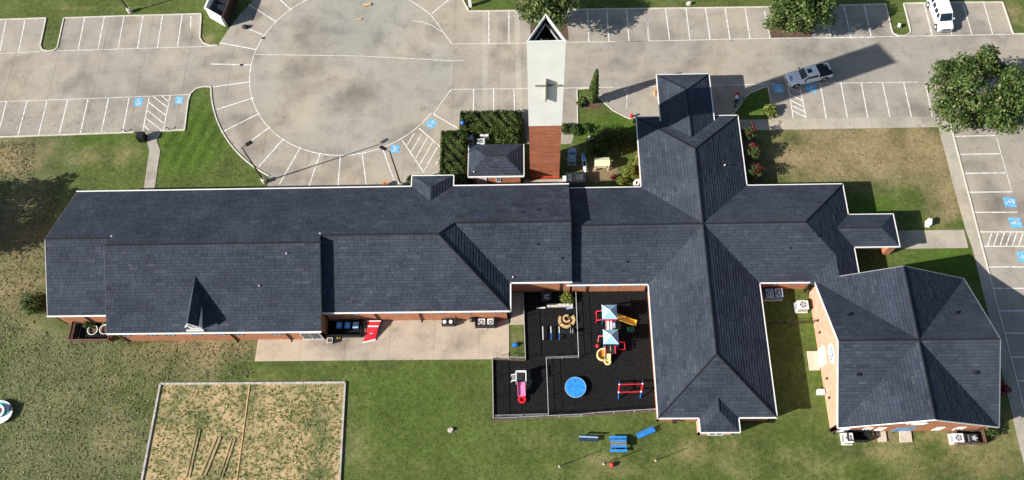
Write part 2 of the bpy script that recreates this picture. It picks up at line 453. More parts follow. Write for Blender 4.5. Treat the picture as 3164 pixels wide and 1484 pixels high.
# ---- ground: one sheet out to the horizon, finer where the camera looks
gx = np.concatenate([[-1500, -700, -350, -200, -140], np.arange(-100, 90.1, .8), [120, 180, 330, 700, 1500]])
gy = np.concatenate([[-1500, -700, -300, -120, -50, -20], np.arange(-2, 100.1, .8), [130, 200, 340, 700, 1500]])
XX, YY = np.meshgrid(gx, gy); nx, ny = len(gx), len(gy)
def blob(lst):
    a = np.zeros_like(XX)
    for px, py, rx, ry, amt in lst:
        cx_, cy_ = G(px, py); sx_ = rx / 23.5; sy_ = ry / 22.5
        a = np.maximum(a, amt * np.exp(-(((XX - cx_) / sx_) ** 2 + ((YY - cy_) / sy_) ** 2) ** 1.4))
    return a
A_dry = blob([(2640, 470, 280, 130, 1.0), (2850, 470, 120, 140, .95), (2480, 500, 180, 90, .85), (2910, 620, 70, 90, .8), (60, 480, 120, 80, .75), (330, 480, 130, 60, .42), (40, 880, 110, 120, .6), (330, 1180, 200, 90, .35), (560, 1120, 200, 40, .55), (370, 1310, 70, 150, .4), (60, 740, 90, 200, .6), (150, 1020, 120, 60, .25), (2450, 1430, 250, 60, .35), (1900, 1450, 200, 50, .4), (2950, 1450, 260, 80, .5), (2650, 1400, 120, 30, .5), (1700, 1360, 90, 30, .35), (1200, 1440, 160, 60, .3), (2100, 20, 200, 25, .35),
              (640, 1072, 260, 26, .75), (960, 1085, 90, 22, .35), (3060, 1420, 220, 120, .5), (2760, 1450, 220, 50, .35), (2200, 1400, 200, 60, .4), (2450, 1420, 130, 60, .3), (300, 25, 300, 14, .4), (900, 1170, 300, 20, .3),
              (3130, 40, 60, 50, .5), (1100, 1300, 60, 140, .3), (560, 1150, 300, 40, .35), (1650, 1400, 120, 40, .25), (2600, 950, 40, 60, .4), (640, 135, 30, 30, .6), (1600, 1040, 22, 50, .5), (1930, 25, 200, 20, .2)])
A_bare = blob([(2700, 1352, 150, 26, .62), (2590, 1352, 50, 20, .5), (2900, 1352, 120, 20, .5), (2930, 1372, 60, 14, .5), (2085, 1318, 60, 12, .45), (2160, 1360, 60, 14, .4), (2240, 1362, 90, 22, .42), (560, 1064, 160, 12, .5), (330, 1062, 60, 14, .4),
               (1973, 1340, 26, 14, .5), (1935, 1338, 24, 10, .5), (1905, 1372, 40, 22, .45), (1395, 1330, 22, 14, .35), (1590, 1095, 30, 14, .5), (1850, 530, 90, 50, .75), (1780, 480, 60, 60, .55), (1920, 570, 60, 24, .5), (1740, 340, 60, 40, .3), (1835, 320, 26, 18, .75), (1690, 100, 80, 30, .8),
               (2380, 365, 10, 12, .7), (1726, 1448, 16, 10, .45), (1874, 1440, 30, 12, .35), (2022, 1428, 20, 12, .5), (2030, 1455, 30, 12, .35), (2490, 910, 24, 24, .4), (1610, 10, 25, 20, .7)])
A_lush = blob([(2640, 650, 130, 70, .9), (2480, 600, 90, 40, .7), (2950, 690, 80, 30, .5), (2960, 820, 160, 60, .9), (590, 430, 130, 140, .95), (2335, 320, 60, 60, .8), (1200, 1200, 250, 60, .5), (1250, 1370, 250, 80, .4),
               (2540, 1100, 40, 200, .7), (1860, 400, 150, 50, .8), (1930, 570, 50, 24, .9), (1900, 380, 60, 40, .9), (300, 430, 140, 40, .6), (2840, 60, 40, 40, .6), (2700, 1440, 200, 40, .5), (1400, 1140, 200, 30, .5), (2450, 1340, 100, 40, .5), (1530, 18, 90, 20, .6), (60, 1170, 120, 90, .7), (300, 1150, 90, 50, .3), (1250, 1250, 240, 110, .5), (1650, 1420, 160, 40, .4)])
A_rough = blob([(60, 800, 190, 220, .9), (180, 1150, 260, 220, .8), (230, 1380, 320, 200, .8), (100, 560, 110, 90, .8), (640, 1085, 320, 40, .7), (520, 1140, 260, 60, .6), (60, 460, 90, 70, .8), (1040, 1330, 60, 160, .5), (640, 115, 34, 40, .5), (-100, 800, 300, 900, .8)])
A_mow = blob([(600, 430, 110, 130, 1.0), (2330, 320, 60, 60, .3)])
co = np.stack([XX, YY, np.zeros_like(XX)], -1).reshape(-1, 3)
idx = np.arange(nx * ny).reshape(ny, nx)
fc = np.stack([idx[:-1, :-1], idx[:-1, 1:], idx[1:, 1:], idx[1:, :-1]], -1).reshape(-1, 4)
me = bpy.data.meshes.new('ground'); me.from_pydata(co.tolist(), [], fc.tolist()); me.update()
for nm, a in (('dry', A_dry), ('bare', A_bare), ('lush', A_lush), ('rough', A_rough), ('mow', A_mow)):
    at = me.attributes.new(nm, 'FLOAT', 'POINT'); at.data.foreach_set('value', a.astype('f').ravel())
me.materials.append(MAT['lawn'])
ground = bpy.data.objects.new('ground', me); COL.objects.link(ground); tag(ground, kind='structure')

# ---- the concrete parking lot, drive and turning circle
RC, RIN, ROUT = (-24.75, 66.08), 13.6, 18.8
def ring_pt(r, ang): return (RC[0] + r * math.cos(ang), RC[1] + r * math.sin(ang))
def ang_of(px, py):
    g_ = G(px, py); return math.atan2(g_[1] - RC[1], g_[0] - RC[0])
a0 = ang_of(647, 270); a1 = ang_of(823, 558)
if a0 < 0: a0 += 2 * math.pi
if a1 < 0: a1 += 2 * math.pi
west_arc = [ring_pt(ROUT, a0 + (a1 - a0) * i / 18) for i in range(19)]
west_in = [G(*q) for q in [(571, 403), (576, 360), (582, 312), (590, 290), (606, 275), (630, 269)]]
island_w = [G(*q) for q in [(198, 57), (178, 148), (168, 156), (150, 159), (132, 156), (125, 142), (143, 57)]]
corner_w = [G(*q) for q in [(673, 141), (650, 142), (628, 134), (618, 118), (622, 44)]]
island_e = [G(*q) for q in [(2792, 12), (2813, 96), (2808, 106), (2793, 112), (2776, 112), (2760, 105), (2755, 94), (2736, 14)]]
bedN = [G(*q) for q in [(1785, 382), (1783, 277), (1818, 274), (1846, 300), (1895, 343), (1940, 366), (1962, 372)]]
tri = [G(*q) for q in [(2255, 366), (2285, 330), (2303, 300), (2318, 288), (2372, 267), (2379, 300), (2388, 369)]]
kerbE = [G(2905, 362), G(2938, 392), G(2984, 570), G(3036, 770), G(3096, 1005), G(3131, 1140), G(3166, 1275), G(3222, 1484)]
topE = [G(*q) for q in [(3130, 106), (3097, 8)]]
YT, YB = G(2640, 365)[1], G(2640, 398)[1]
lot = ([G(-260, 437), G(0, 425)] + west_in + west_arc + [(G(823, 560)[0], 45.4), (-8.0, 45.4), (-8.2, 56), (-1.2, 57.5), (-1.0, 55.2), (-.8, 53.6), (4.9, 53.6)] + bedN
       + [(14, 55.1), (24, 55.1)] + tri + [(25.6, 55.2), (25.6, YT - .02), (kerbE[1][0], YT - .02)] + kerbE[1:] + [(75, 8), (75, G(3164, 107)[1])] + topE + island_e
       + [G(2600, 18), G(2364, 23), G(1900, 29), G(1665, 33), G(1449, 36)] + [G(1430, 0), G(1400, -70)]
       + [ring_pt(ROUT, rad(62)), ring_pt(ROUT, rad(90)), ring_pt(ROUT, rad(118))] + [ring_pt(ROUT, rad(140)), ring_pt(ROUT, rad(150)), ring_pt(ROUT, rad(158))] + corner_w + [G(400, 50)] + island_w + [G(0, 62), G(-260, 74)])
lot_o = struct('parking_lot', MB().prism(lot, .004, .02), 'joint')
CELL = 6.1
xs = np.arange(-96, 80, CELL); ys = np.arange(5.2, 90, CELL * .92)
for x in xs:
    for y in ys:
        g_ = .012
        q = clip_rect(lot, x + g_, y + g_, x + CELL - g_, y + CELL * .92 - g_)
        if len(q) > 2 and abs(area(q)) > .3: MB().prism(q, .012, .032).build('concrete_slab', 'concrete', lot_o, fix=False)
disc = [ring_pt(RIN, 2 * math.pi * i / 72) for i in range(72)]
for x in np.arange(-40, -8, 6.4):
    for y in np.arange(50, 82, 5.9):
        q = clip_rect(disc, x + .014, y + .014, x + 6.386, y + 5.886)
        if len(q) > 2 and abs(area(q)) > .2: MB().prism(q, .030, .0345).build('concrete_slab', 'concrete_grey', lot_o, fix=False)
def kerb(pts, w_=.16, h=.13, closed=False):
    mb = MB(); pts = list(pts)
    for i in range(len(pts) - 1):
        a, b_ = pts[i], pts[i + 1]
        mb.beam((a[0], a[1], h / 2), (b_[0], b_[1], h / 2), w_, h)
    mb.build('kerb', 'kerb_concrete', lot_o)
kerb([G(-260, 437), G(0, 425), G(415, 410)]); kerb([G(497, 406), G(571, 403)] + west_in[1:] + west_arc[:1]); kerb(west_arc)
kerb([G(-260, 74), G(0, 62)] + island_w[::-1] + [G(400, 50)] + corner_w[::-1])
kerb([G(3400, 104)] + topE + [G(2950, 9)] + island_e + [G(2600, 18), G(2364, 23), G(1900, 29), G(1665, 33), G(1449, 36), G(1430, 0)])
kerb(tri, .12, .1); kerb(bedN, .12, .1)
kerb(kerbE[1:], .16, .12)
PZ = .038
def stripe(a, b_, w_=.13, name='parking_stripe', z=PZ):
    MB().beam((a[0], a[1], z - .001), (b_[0], b_[1], z - .001), w_, .004).build(name, 'road_paint', lot_o, fix=False)
def lines(o, L, w_=.13):
    for l in L:
        for i in range(len(l) - 1): stripe(GC(o, *l[i]), GC(o, *l[i + 1]), w_)
lines(T0, [[(38, 130), (0, 320)], [(158, 125), (115, 325)], [(528, 112), (487, 312)], [(650, 107), (610, 310)], [(772, 102), (735, 307)], [(891, 98), (857, 302)], [(1012, 95), (980, 298)], [(1134, 95), (1105, 293)],
           [(42, 635), (0, 795)], [(170, 630), (112, 845)], [(295, 624), (240, 840)], [(423, 618), (370, 835)], [(550, 613), (500, 830)], [(677, 607), (632, 822)], [(805, 605), (765, 820)], [(930, 600), (890, 815)], [(1060, 597), (1015, 818)],
           [(-85, 140), (-120, 332)], [(-85, 642), (-140, 858)], [(1190, 100), (1186, 178)]])
lines(T0, [[(955, 602), (1043, 670)], [(925, 638), (1035, 722)], [(915, 685), (1025, 775)], [(905, 735), (1012, 815)], [(898, 785), (930, 812)], [(1010, 600), (1055, 640)]], .12)
lines(T0, [[(-200, 345), (250, 322)], [(360, 318), (1310, 290)], [(-200, 641), (640, 612)], [(640, 612), (1180, 590)]], .07)
lines(T1, [[(535, 0), (605, 65)], [(340, 30), (512, 138)], [(335, 180), (432, 220)], [(160, 268), (388, 310)], [(108, 400), (357, 405)], [(95, 545), (353, 510)], [(117, 690), (372, 610)], [(170, 825), (410, 705)], [(330, 895), (475, 790)], [(398, 1043), (556, 866)],
           [(530, 1148), (662, 918)], [(712, 1168), (785, 952)], [(895, 1165), (910, 968)], [(1072, 1158), (1045, 955)], [(1245, 1125), (1173, 925)], [(1295, 875), (1430, 1075)], [(1400, 800), (1530, 915)], [(1490, 712), (1640, 800)]])
lines(T1, [[(1370, 830), (1325, 905)], [(1415, 835), (1352, 945)], [(1450, 858), (1380, 985)], [(1483, 888), (1407, 1020)], [(1513, 918), (1432, 1062)], [(1530, 980), (1500, 1030)]], .11)
lines(T1, [[(380, 340), (1030, 350), (1611, 380), (1680, 378)], [(1350, 130), (1420, 138), (1480, 160), (1540, 200)]], .07)
lines(T2, [[(130, 0), (200, 45), (260, 90), (310, 155), (340, 200), (395, 275)]], .09)
lines(T2, [[(390, 558), (330, 640), (280, 712)]], .1)
b0 = ang_of(*C(T1, 735, 2)); b1 = ang_of(*C(T1, 1490, 712))
if b1 < b0: b1 += 2 * math.pi
arc = [ring_pt(RIN, b0 + (b1 - b0) * i / 48) for i in range(49)]
mb = MB()
for i in range(48): mb.beam((arc[i][0], arc[i][1], PZ), (arc[i + 1][0], arc[i + 1][1], PZ), .10, .004)
mb.build('circle_line', 'road_paint', lot_o, fix=False)
lines(T2, [[(625, 72), (625, 270)], [(750, 68), (750, 270)], [(1238, 62), (1248, 262)], [(1358, 60), (1373, 260)], [(1482, 58), (1497, 258)], [(1605, 57), (1618, 256)], [(530, 555), (530, 690)], [(655, 555), (655, 690)], [(782, 552), (785, 690)], [(272, 85), (400, -20)]])
lines(T2, [[(395, 275), (870, 270)], [(1105, 265), (1611, 258)], [(385, 558), (870, 552)], [(1090, 550), (1611, 540)], [(1485, 545), (1483, 680)]], .075)
lines(T3, [[(196, 55), (213, 255)], [(315, 52), (340, 252)], [(441, 50), (467, 250)], [(563, 50), (592, 248)], [(685, 47), (715, 244)], [(808, 45), (840, 240)], [(930, 70), (965, 236)]])
lines(T3, [[(0, 262), (965, 240), (1611, 236)], [(0, 545), (820, 528), (1060, 522)]], .08)
lines(T4, [[(490, 37), (532, 232)], [(615, 33), (660, 232)], [(990, 25), (1038, 220)], [(1110, 22), (1162, 220)], [(1230, 22), (1287, 218)], [(1360, 20), (1415, 215)], [(365, 40), (407, 225)],
           [(143, 530), (175, 740)], [(215, 530), (255, 738)], [(343, 525), (380, 738)], [(472, 520), (512, 735)], [(598, 517), (638, 733)], [(729, 515), (777, 730)], [(862, 515), (910, 730)], [(995, 512), (1040, 728)],
           [(1180, 850), (1430, 845)], [(1210, 962), (1468, 958)], [(1240, 1080), (1503, 1077)]])
lines(T4, [[(150, 545), (225, 580)], [(153, 590), (232, 628)], [(160, 628), (240, 665)], [(168, 660), (240, 695)], [(172, 690), (250, 730)]], .15)
lines(T4, [[(225, 238), (1530, 216)], [(60, 523), (950, 512)], [(1440, 860), (1535, 1195)]], .08)
lines(T5, [[(1268, 110), (1535, 108)], [(1300, 235), (1573, 235)], [(1335, 357), (1720, 357)], [(1350, 447), (1730, 447)], [(1385, 575), (1740, 575)], [(1418, 708), (1750, 708)], [(1452, 848), (1760, 848)], [(1490, 987), (1790, 987)], [(1530, 1135), (1820, 1135)]])
lines(T5, [[(1410 + 39 * i, 362), (1383 + 39 * i, 442)] for i in range(7)], .13)
lines(LOWR, [[(1570, 590), (1860, 590)]])
# accessible-bay markings: blue square with the white wheelchair figure
def access_mark(ctr, size, rz):
    x, y = ctr
    e = MB().box((x, y, PZ + .002), (size, size * 1.05, .004), rz).build('accessible_marking', 'blue_paint', lot_o)
    co_, si_ = math.cos(rz), math.sin(rz); k = size / 2
    def T(a, b_): return (x + (a * co_ - b_ * si_) * k, y + (a * si_ + b_ * co_) * k, PZ + .006)
    mb = MB(); n_ = 14
    for i in range(n_):
        t0_, t1_ = rad(200) + rad(250) * i / n_, rad(200) + rad(250) * (i + 1) / n_
        mb.beam(T(-.05 + .42 * math.cos(t0_), -.28 + .42 * math.sin(t0_)), T(-.05 + .42 * math.cos(t1_), -.28 + .42 * math.sin(t1_)), .07 * size, .004)
    mb.beam(T(-.12, .45), T(-.05, -.1), .09 * size, .004); mb.beam(T(-.05, -.1), T(.35, -.12), .09 * size, .004); mb.beam(T(.35, -.12), T(.55, -.6), .09 * size, .004); mb.beam(T(-.1, .2), T(.3, .2), .07 * size, .004)
    mb.lathe(T(-.12, .68), [(.12 * k, -.002), (.12 * k, .002)], 10)
    mb.build('wheelchair_symbol', 'road_paint', e, fix=False)
for o_, a, b_, sz, rz in ((T0, 862, 636, 1.15, 0), (T0, 1115, 625, 1.05, 0), (T1, 1476, 772, 1.15, rad(-45)), (T1, 1250, 928, 1.1, 0), (T4, 82, 552, 1.3, 0), (T4, 285, 550, 1.3, 0),
                          (T5, 1522, 172, 1.35, rad(90)), (T5, 1557, 300, 1.35, rad(90)), (T5, 1608, 512, 1.35, rad(90))):
    access_mark(GC(o_, a, b_), sz, rz)
# pale strips where the drive was patched (concrete of another pour)
for a, b_ in (((600, 72), (600, 690)), ((800, 70), (815, 690))):
    p0, p1 = GC(T2, *a), GC(T2, *b_)
    MB().beam((p0[0], p0[1], .033), (p1[0], p1[1], .033), .75, .004).build('patched_strip', 'walk_concrete', lot_o)
MB().prism([GC(T1, *q) for q in ((770, 955), (815, 962), (775, 1075), (720, 1040), (705, 1030))], .033, .0345).build('patched_strip', 'walk_concrete', lot_o)

# ---- pavements
def walk(name, poly, mat='walk_concrete', step=1.6, ax=0, z=.055):
    base = struct(name, MB().prism(poly, .003, z - .015), 'joint')
    x0 = min(p[0] for p in poly); x1 = max(p[0] for p in poly); y0 = min(p[1] for p in poly); y1 = max(p[1] for p in poly)
    t = x0 if ax == 0 else y0
    while t < (x1 if ax == 0 else y1):
        r = (t + .01, y0 - 1, t + step - .01, y1 + 1) if ax == 0 else (x0 - 1, t + .01, x1 + 1, t + step - .01)
        q = clip_rect(poly, *r)
        if len(q) > 2 and abs(area(q)) > .05: MB().prism(q, z - .02, z).build('pavement_slab', mat, base, fix=False)
        t += step
    return base
walk('footpath_west', [GC(T0, *q) for q in ((905, 826), (1008, 820), (975, 872), (998, 940), (960, 1190), (893, 1190), (930, 940), (912, 872))], ax=1, step=1.8)
kx = lambda y: np.interp(y, [k[1] for k in kerbE[::-1]], [k[0] for k in kerbE[::-1]])
walk('pavement_north', [(25.75, YB), (kx(YB) - .2, YB), (kx(YB) - .2, YT), (25.75, YT)], ax=0, step=2.2)
sl = [(G(2903, 397)[0] - .1, YB - .01), G(2953, 600), G(2983, 708), G(3005, 769), G(3050, 960), G(3129, 1290), G(3180, 1500)]
sr = [(kx(g_[1]) - .1, g_[1]) for g_ in sl]
walk('pavement_east', sl + sr[::-1], ax=1, step=2.2)
yb, yt = G(2900, 768)[1], G(2900, 712)[1]
walk('entrance_path', [(37.3, yb), (G(3000, 768)[0] - .3, yb), (G(2986, 712)[0] - .3, yt), (37.3, yt)], ax=0, step=2.0, z=.05)
pl = [G(787, 1117), G(1573, 1110), (G(1573, 985)[0], 30.1), (G(800, 1050)[0], 30.1)]
walk('patio', pl, 'patio_concrete', 5.2, 0, .06)
walk('side_slab', [G(1574, 1005), G(1626, 1003), (G(1622, 930)[0], 33.4), (-2.9, 33.4), (-2.9, 30.3)], 'patio_concrete', 3.0, 1, .05)
walk('tower_apron', [(-1.6, 46.0), (4.2, 46.0), (4.2, 48.5), (-1.2, 48.5)], 'walk_concrete', 2.2, 0, .05)
# ---- playground surfacing and planting beds
pg = [G(1527, 1297), G(1524, 1113), G(1625, 1113), (G(1618, 960)[0], 33.4), (13.25, 33.4), (13.25, G(2036, 1272)[1])]
pg_o = struct('playground_surface', MB().prism(pg, .004, .05), 'rubber')
for x in np.arange(-4.8, 13.5, 3.05):
    for y in np.arange(16, 34, 3.05):
        q = clip_rect(pg, x + .015, y + .015, x + 3.035, y + 3.035)
        if len(q) > 2 and abs(area(q)) > .1: MB().prism(q, .045, .062).build('rubber_mat', 'rubber', pg_o, fix=False)
def bed(poly, z=.05, mat='mulch'): return struct('planting_bed', MB().prism(poly, .003, z), mat)
bed([G(2367, 62), G(2382, 118), G(2510, 115), G(2498, 60)]); bed([G(1638, 70), G(1640, 128), G(1757, 124), G(1750, 60)])
bed([G(1795, 300), G(1790, 335), G(1850, 338), G(1862, 312), G(1835, 296)], .03)
bed([(-11.9, 46.0), (-11.9, 55.4), (-8.3, 55.4), (-8.3, 46.0)], .045)
bed([(25.9, 45.9), (25.9, YB - .1), (28.6, YB - .1), (28.6, 45.9)], .03); bed([G(2378, 352), G(2378, 370), G(2389, 370), G(2386, 350)], .05)
# ================================================================== BUILDINGS
def vplane(pts):
    P_ = [Vector(p) for p in pts]
    n_ = Vector((0, 0, 0))
    for i in range(len(P_)): n_ += P_[i - 1].cross(P_[i])
    n_.normalize()
    return (n_, P_) if n_.z > 0 else (-n_, P_[::-1])
COURSE, TAB = .36, .95
def roof_plane(parent, pts):
    """deck plus its shingles, course by course, each tab its own raised piece"""
    n_, P_ = vplane(pts)
    deck = MB().slab3(P_, (0, 0, -.10)).build('roof', 'felt', parent)
    up = Vector((0, 0, 1)) - n_ * n_.z; up.normalize(); uu = up.cross(n_)
    o = P_[0]
    q2 = [((p - o).dot(uu), (p - o).dot(up)) for p in P_]
    u0, u1 = min(q[0] for q in q2), max(q[0] for q in q2); v0, v1 = min(q[1] for q in q2), max(q[1] for q in q2)
    mb = MB(); mb.rnd = []
    v = v0 - .02; row = 0
    while v < v1:
        u = u0 - random.random() * TAB
        strip = clip_rect(q2, u0 - 1, v + .015, u1 + 1, v + COURSE - .015 + random.uniform(-.01, .01))
        rowtone = random.uniform(-.12, .12)
        while u < u1 and strip:
            w_ = TAB * random.choice((.55, .8, 1.0, 1.0, 1.25)) * random.uniform(.9, 1.1)
            c_ = clip_rect(strip, u + .016, v - 1, u + w_ - .016, v + 2)
            u += w_
            if len(c_) < 3 or abs(area(c_)) < .004: continue
            j = random.uniform(0, .012); k = len(mb.v); m_ = len(c_)
            for a, b_ in c_:
                h = .040 - .026 * (b_ - v) / COURSE + j
                mb.v.append(tuple(o + uu * a + up * b_ + n_ * h))
            for a, b_ in c_: mb.v.append(tuple(o + uu * a + up * b_ + n_ * .002))
            mb.f.append(tuple(range(k, k + m_)))
            for i in range(m_):
                jj = (i + 1) % m_; mb.f.append((k + jj, k + i, k + m_ + i, k + m_ + jj))
            t = min(1, max(0, random.gauss(.5, .2) + rowtone * .6)); mb.rnd += [t] * (m_ + 1)
        v += COURSE; row += 1
    s_ = mb.build('shingles', 'shingle', deck, fix=False); s_['kind'] = 'stuff'
    return deck
def ridge(parent, a, b_, r=.10): 
    MB().tube((a[0], a[1], a[2] + .02), (b_[0], b_[1], b_[2] + .02), r, r, 6).build('ridge_cap', 'felt', parent)
def gutter(parent, a, b_, w_=.15, h=.16, dz=-.02, name='gutter', mat='white_trim'):
    MB().beam((a[0], a[1], a[2] + dz), (b_[0], b_[1], b_[2] + dz), w_, h).build(name, mat, parent)
def wall(parent, a, b_, z1, mat='brick', z0=0.0, top=None, t=.22, name='wall'):
    """upright wall from a to b; top = extra (fraction, height) points for a gable"""
    a, b_ = Vector((a[0], a[1], 0)), Vector((b_[0], b_[1], 0)); d = b_ - a; nn = Vector((d.y, -d.x, 0)).normalized() * t
    pts = [a + Vector((0, 0, z0)), b_ + Vector((0, 0, z0)), b_ + Vector((0, 0, z1))]
    for f_, z in (top or []): pts.append(a + d * f_ + Vector((0, 0, z)))
    pts.append(a + Vector((0, 0, z1)))
    return MB().slab3([tuple(p) for p in pts], tuple(-nn)).build(name, mat, parent)
def wallr(parent, a, b_, *r, **k): return wall(parent, b_, a, *r, **k)
def window(parent, p, along, nrm, w_, h, z0, pane='sky_reflect_glass', frame='white_trim', name='window'):
    """frame proud of the wall, glass set back inside it"""
    al, nr = Vector(along), Vector(nrm); c_ = Vector((p[0], p[1], 0)); mb = MB(); f_ = .09
    def bar(u0, u1, z0_, z1_):
        q = [c_ + al * u0 + Vector((0, 0, z0_)), c_ + al * u1 + Vector((0, 0, z0_)), c_ + al * u1 + Vector((0, 0, z1_)), c_ + al * u0 + Vector((0, 0, z1_))]
        mb.slab3([tuple(x - nr * .02) for x in q], tuple(nr * .08))
    bar(-w_ / 2, -w_ / 2 + f_, z0, z0 + h); bar(w_ / 2 - f_, w_ / 2, z0, z0 + h); bar(-w_ / 2 + f_, w_ / 2 - f_, z0, z0 + f_); bar(-w_ / 2 + f_, w_ / 2 - f_, z0 + h - f_, z0 + h); bar(-.025, .025, z0 + f_, z0 + h - f_)
    fr = mb.build(name, frame, parent)
    q = [c_ + al * (-w_ / 2 + f_) + Vector((0, 0, z0 + f_)), c_ + al * (w_ / 2 - f_) + Vector((0, 0, z0 + f_)), c_ + al * (w_ / 2 - f_) + Vector((0, 0, z0 + h - f_)), c_ + al * (-w_ / 2 + f_) + Vector((0, 0, z0 + h - f_))]
    MB().slab3([tuple(x - nr * .01) for x in q], tuple(nr * .03)).build('pane', pane, fr)
    return fr
def downspout(parent, x, y, z1, mat='brown_metal', r=.11):
    MB().box((x, y, z1 / 2), (r, r, z1)).box((x, y - .12, .06), (r, .3, .1)).build('downspout', mat, parent)
def vent(parent, x, y, z, kind=0):
    if kind == 0: MB().tube((x, y, z - .15), (x, y, z + .28), .07, .07, 8).build('vent_pipe', 'white_trim', parent)
    elif kind == 1: MB().box((x, y, z + .08), (.42, .36, .34), 0, .75).build('roof_vent', 'black_metal', parent)
    else: MB().lathe((x, y, z), [(.05, -.12), (.05, .16), (.11, .18), (.11, .25), (.03, .3)], 8).build('vent_pipe', 'black_metal', parent)

# ---------------------------------------------------------------- long classroom wing
K = .475; EV = 3.7
NY, XW, XE = 45.85, -56.05, 4.18
S1, S2, S3, S4 = 29.9, 27.7, 29.9, 33.3
xA, xB, xH = -48.7, -24.2, -2.88
mid = lambda s_: (NY + s_) / 2
rz_ = lambda s_: EV + K * (NY - s_) / 2
zN = lambda y: EV + K * (NY - y)
Wg = thing('classroom_wing', 'long brick wing with stepped dark shingled gable roof and one steep white-fronted dormer', 'building', (-26, 37, 0))
r1, r2, r4 = rz_(S1), rz_(S2), rz_(S4); m1, m2, m4 = mid(S1), mid(S2), mid(S4)
hx1 = xH - (r1 - EV) / K; hx4 = xH - (r4 - EV) / K
roof_plane(Wg, [(XW, NY, EV), (XE, NY, EV), (XE, m4, r4), (hx4, m4, r4), (hx1, m1, r1), (xB, m1, r1), (xB, m2, r2), (xA, m2, r2), (xA, m1, r1), (XW, m1, r1)])
roof_plane(Wg, [(XW, S1, EV), (xA, S1, EV), (xA, m1, r1), (XW, m1, r1)])
roof_plane(Wg, [(xA, S2, EV), (xB, S2, EV), (xB, m2, r2), (xA, m2, r2)])
roof_plane(Wg, [(xB, S3, EV), (xH, S3, EV), (hx1, m1, r1), (xB, m1, r1)])
roof_plane(Wg, [(xH, S3, EV), (xH, S4, EV), (hx4, m4, r4), (hx1, m1, r1)])
roof_plane(Wg, [(xH, S4, EV), (XE, S4, EV), (XE, m4, r4), (hx4, m4, r4)])
for a, b_ in (((XW, m1, r1), (xA, m1, r1)), ((xA, m2, r2), (xB, m2, r2)), ((xB, m1, r1), (hx1, m1, r1)), ((hx1, m1, r1), (hx4, m4, r4)), ((hx4, m4, r4), (XE, m4, r4)), ((hx1, m1, r1), (xH, S3, EV))): ridge(Wg, a, b_, .09)
gutter(Wg, (XW - .05, NY + .06, EV), (-14.9, NY + .06, EV)); gutter(Wg, (-9.7, NY + .06, EV), (XE + .05, NY + .06, EV))
gutter(Wg, (XW - .05, S1 - .06, EV), (xA, S1 - .06, EV)); gutter(Wg, (xA - .02, S2 - .06, EV), (xB + .05, S2 - .06, EV)); gutter(Wg, (xB, S3 - .06, EV), (xH + .06, S3 - .06, EV)); gutter(Wg, (xH, S4 - .06, EV), (XE + .05, S4 - .06, EV))
gutter(Wg, (xH + .06, S3 - .06, EV), (xH + .06, S4, EV))
for x, s_, mm, rr in ((XW - .03, S1, m1, r1), ):
    gutter(Wg, (x, s_, EV), (x, mm, rr), .05, .12, -.06, 'rake_board', 'grey_metal'); gutter(Wg, (x, NY, EV), (x, mm, rr), .05, .12, -.06, 'rake_board', 'grey_metal')
gutter(Wg, (xB + .03, S2, EV), (xB + .03, m2, r2), .05, .16, -.05, 'rake_board', 'dark_metal'); gutter(Wg, (xA - .03, S2, EV), (xA - .03, m2, r2), .05, .16, -.05, 'rake_board', 'dark_metal')
gutter(Wg, (XE + .03, S4, EV), (XE + .03, m4, r4), .05, .14, -.08, 'rake_board', 'dark_metal'); gutter(Wg, (XE + .03, NY, EV), (XE + .03, m4, r4), .05, .14, -.08, 'rake_board', 'dark_metal')
ov = .22; wz = EV - .12
wallr(Wg, (XW + ov, NY - ov), (XE - .1, NY - ov), wz)
wallr(Wg, (xA, S1 + ov), (XW + ov, S1 + ov), wz); wallr(Wg, (xB - ov, S2 + ov), (xA + ov, S2 + ov), wz); wallr(Wg, (xH - ov, S3 + ov), (xB, S3 + ov), wz); wallr(Wg, (XE - .1, S4 + ov), (xH - ov, S4 + ov), wz)
wallr(Wg, (XW + ov, S1 + ov), (XW + ov, NY - ov), wz, top=None); 
wallr(Wg, (xB - ov, S3 + .3), (xB - ov, S2 + ov), wz); wallr(Wg, (xA + ov, S2 + ov), (xA + ov, S1 + .3), wz); wallr(Wg, (xH - ov, S4 + .3), (xH - ov, S3 + ov), wz)
# upper gable fills
MB().slab3([(XW + ov, S1 + ov, wz), (XW + ov, NY - ov, wz), (XW + ov, m1, r1 - .14)], (.2, 0, 0)).build('gable_wall', 'brick', Wg)
MB().slab3([(XE - .12, S4 + .2, wz), (XE - .12, NY - .2, wz), (XE - .12, m4, r4 - .14)], (-.2, 0, 0)).build('gable_wall', 'brick', Wg)
for x, dx in ((xB - .12, -.2), (xA + .12, .2)):
    MB().slab3([(x, S2 + .2, wz), (x, m1 + .6, wz), (x, m1 + .4, r1 - .12), (x, m2, r2 - .14)], (dx, 0, 0)).build('gable_wall', 'soffit', Wg)
# soffits
for x0, x1, s_ in ((XW, xA, S1), (xA, xB, S2), (xB, xH, S3), (xH, XE, S4)):
    MB().box(((x0 + x1) / 2, s_ + .11, EV - .16), (x1 - x0 - .04, .24, .05)).build('soffit', 'soffit', Wg)
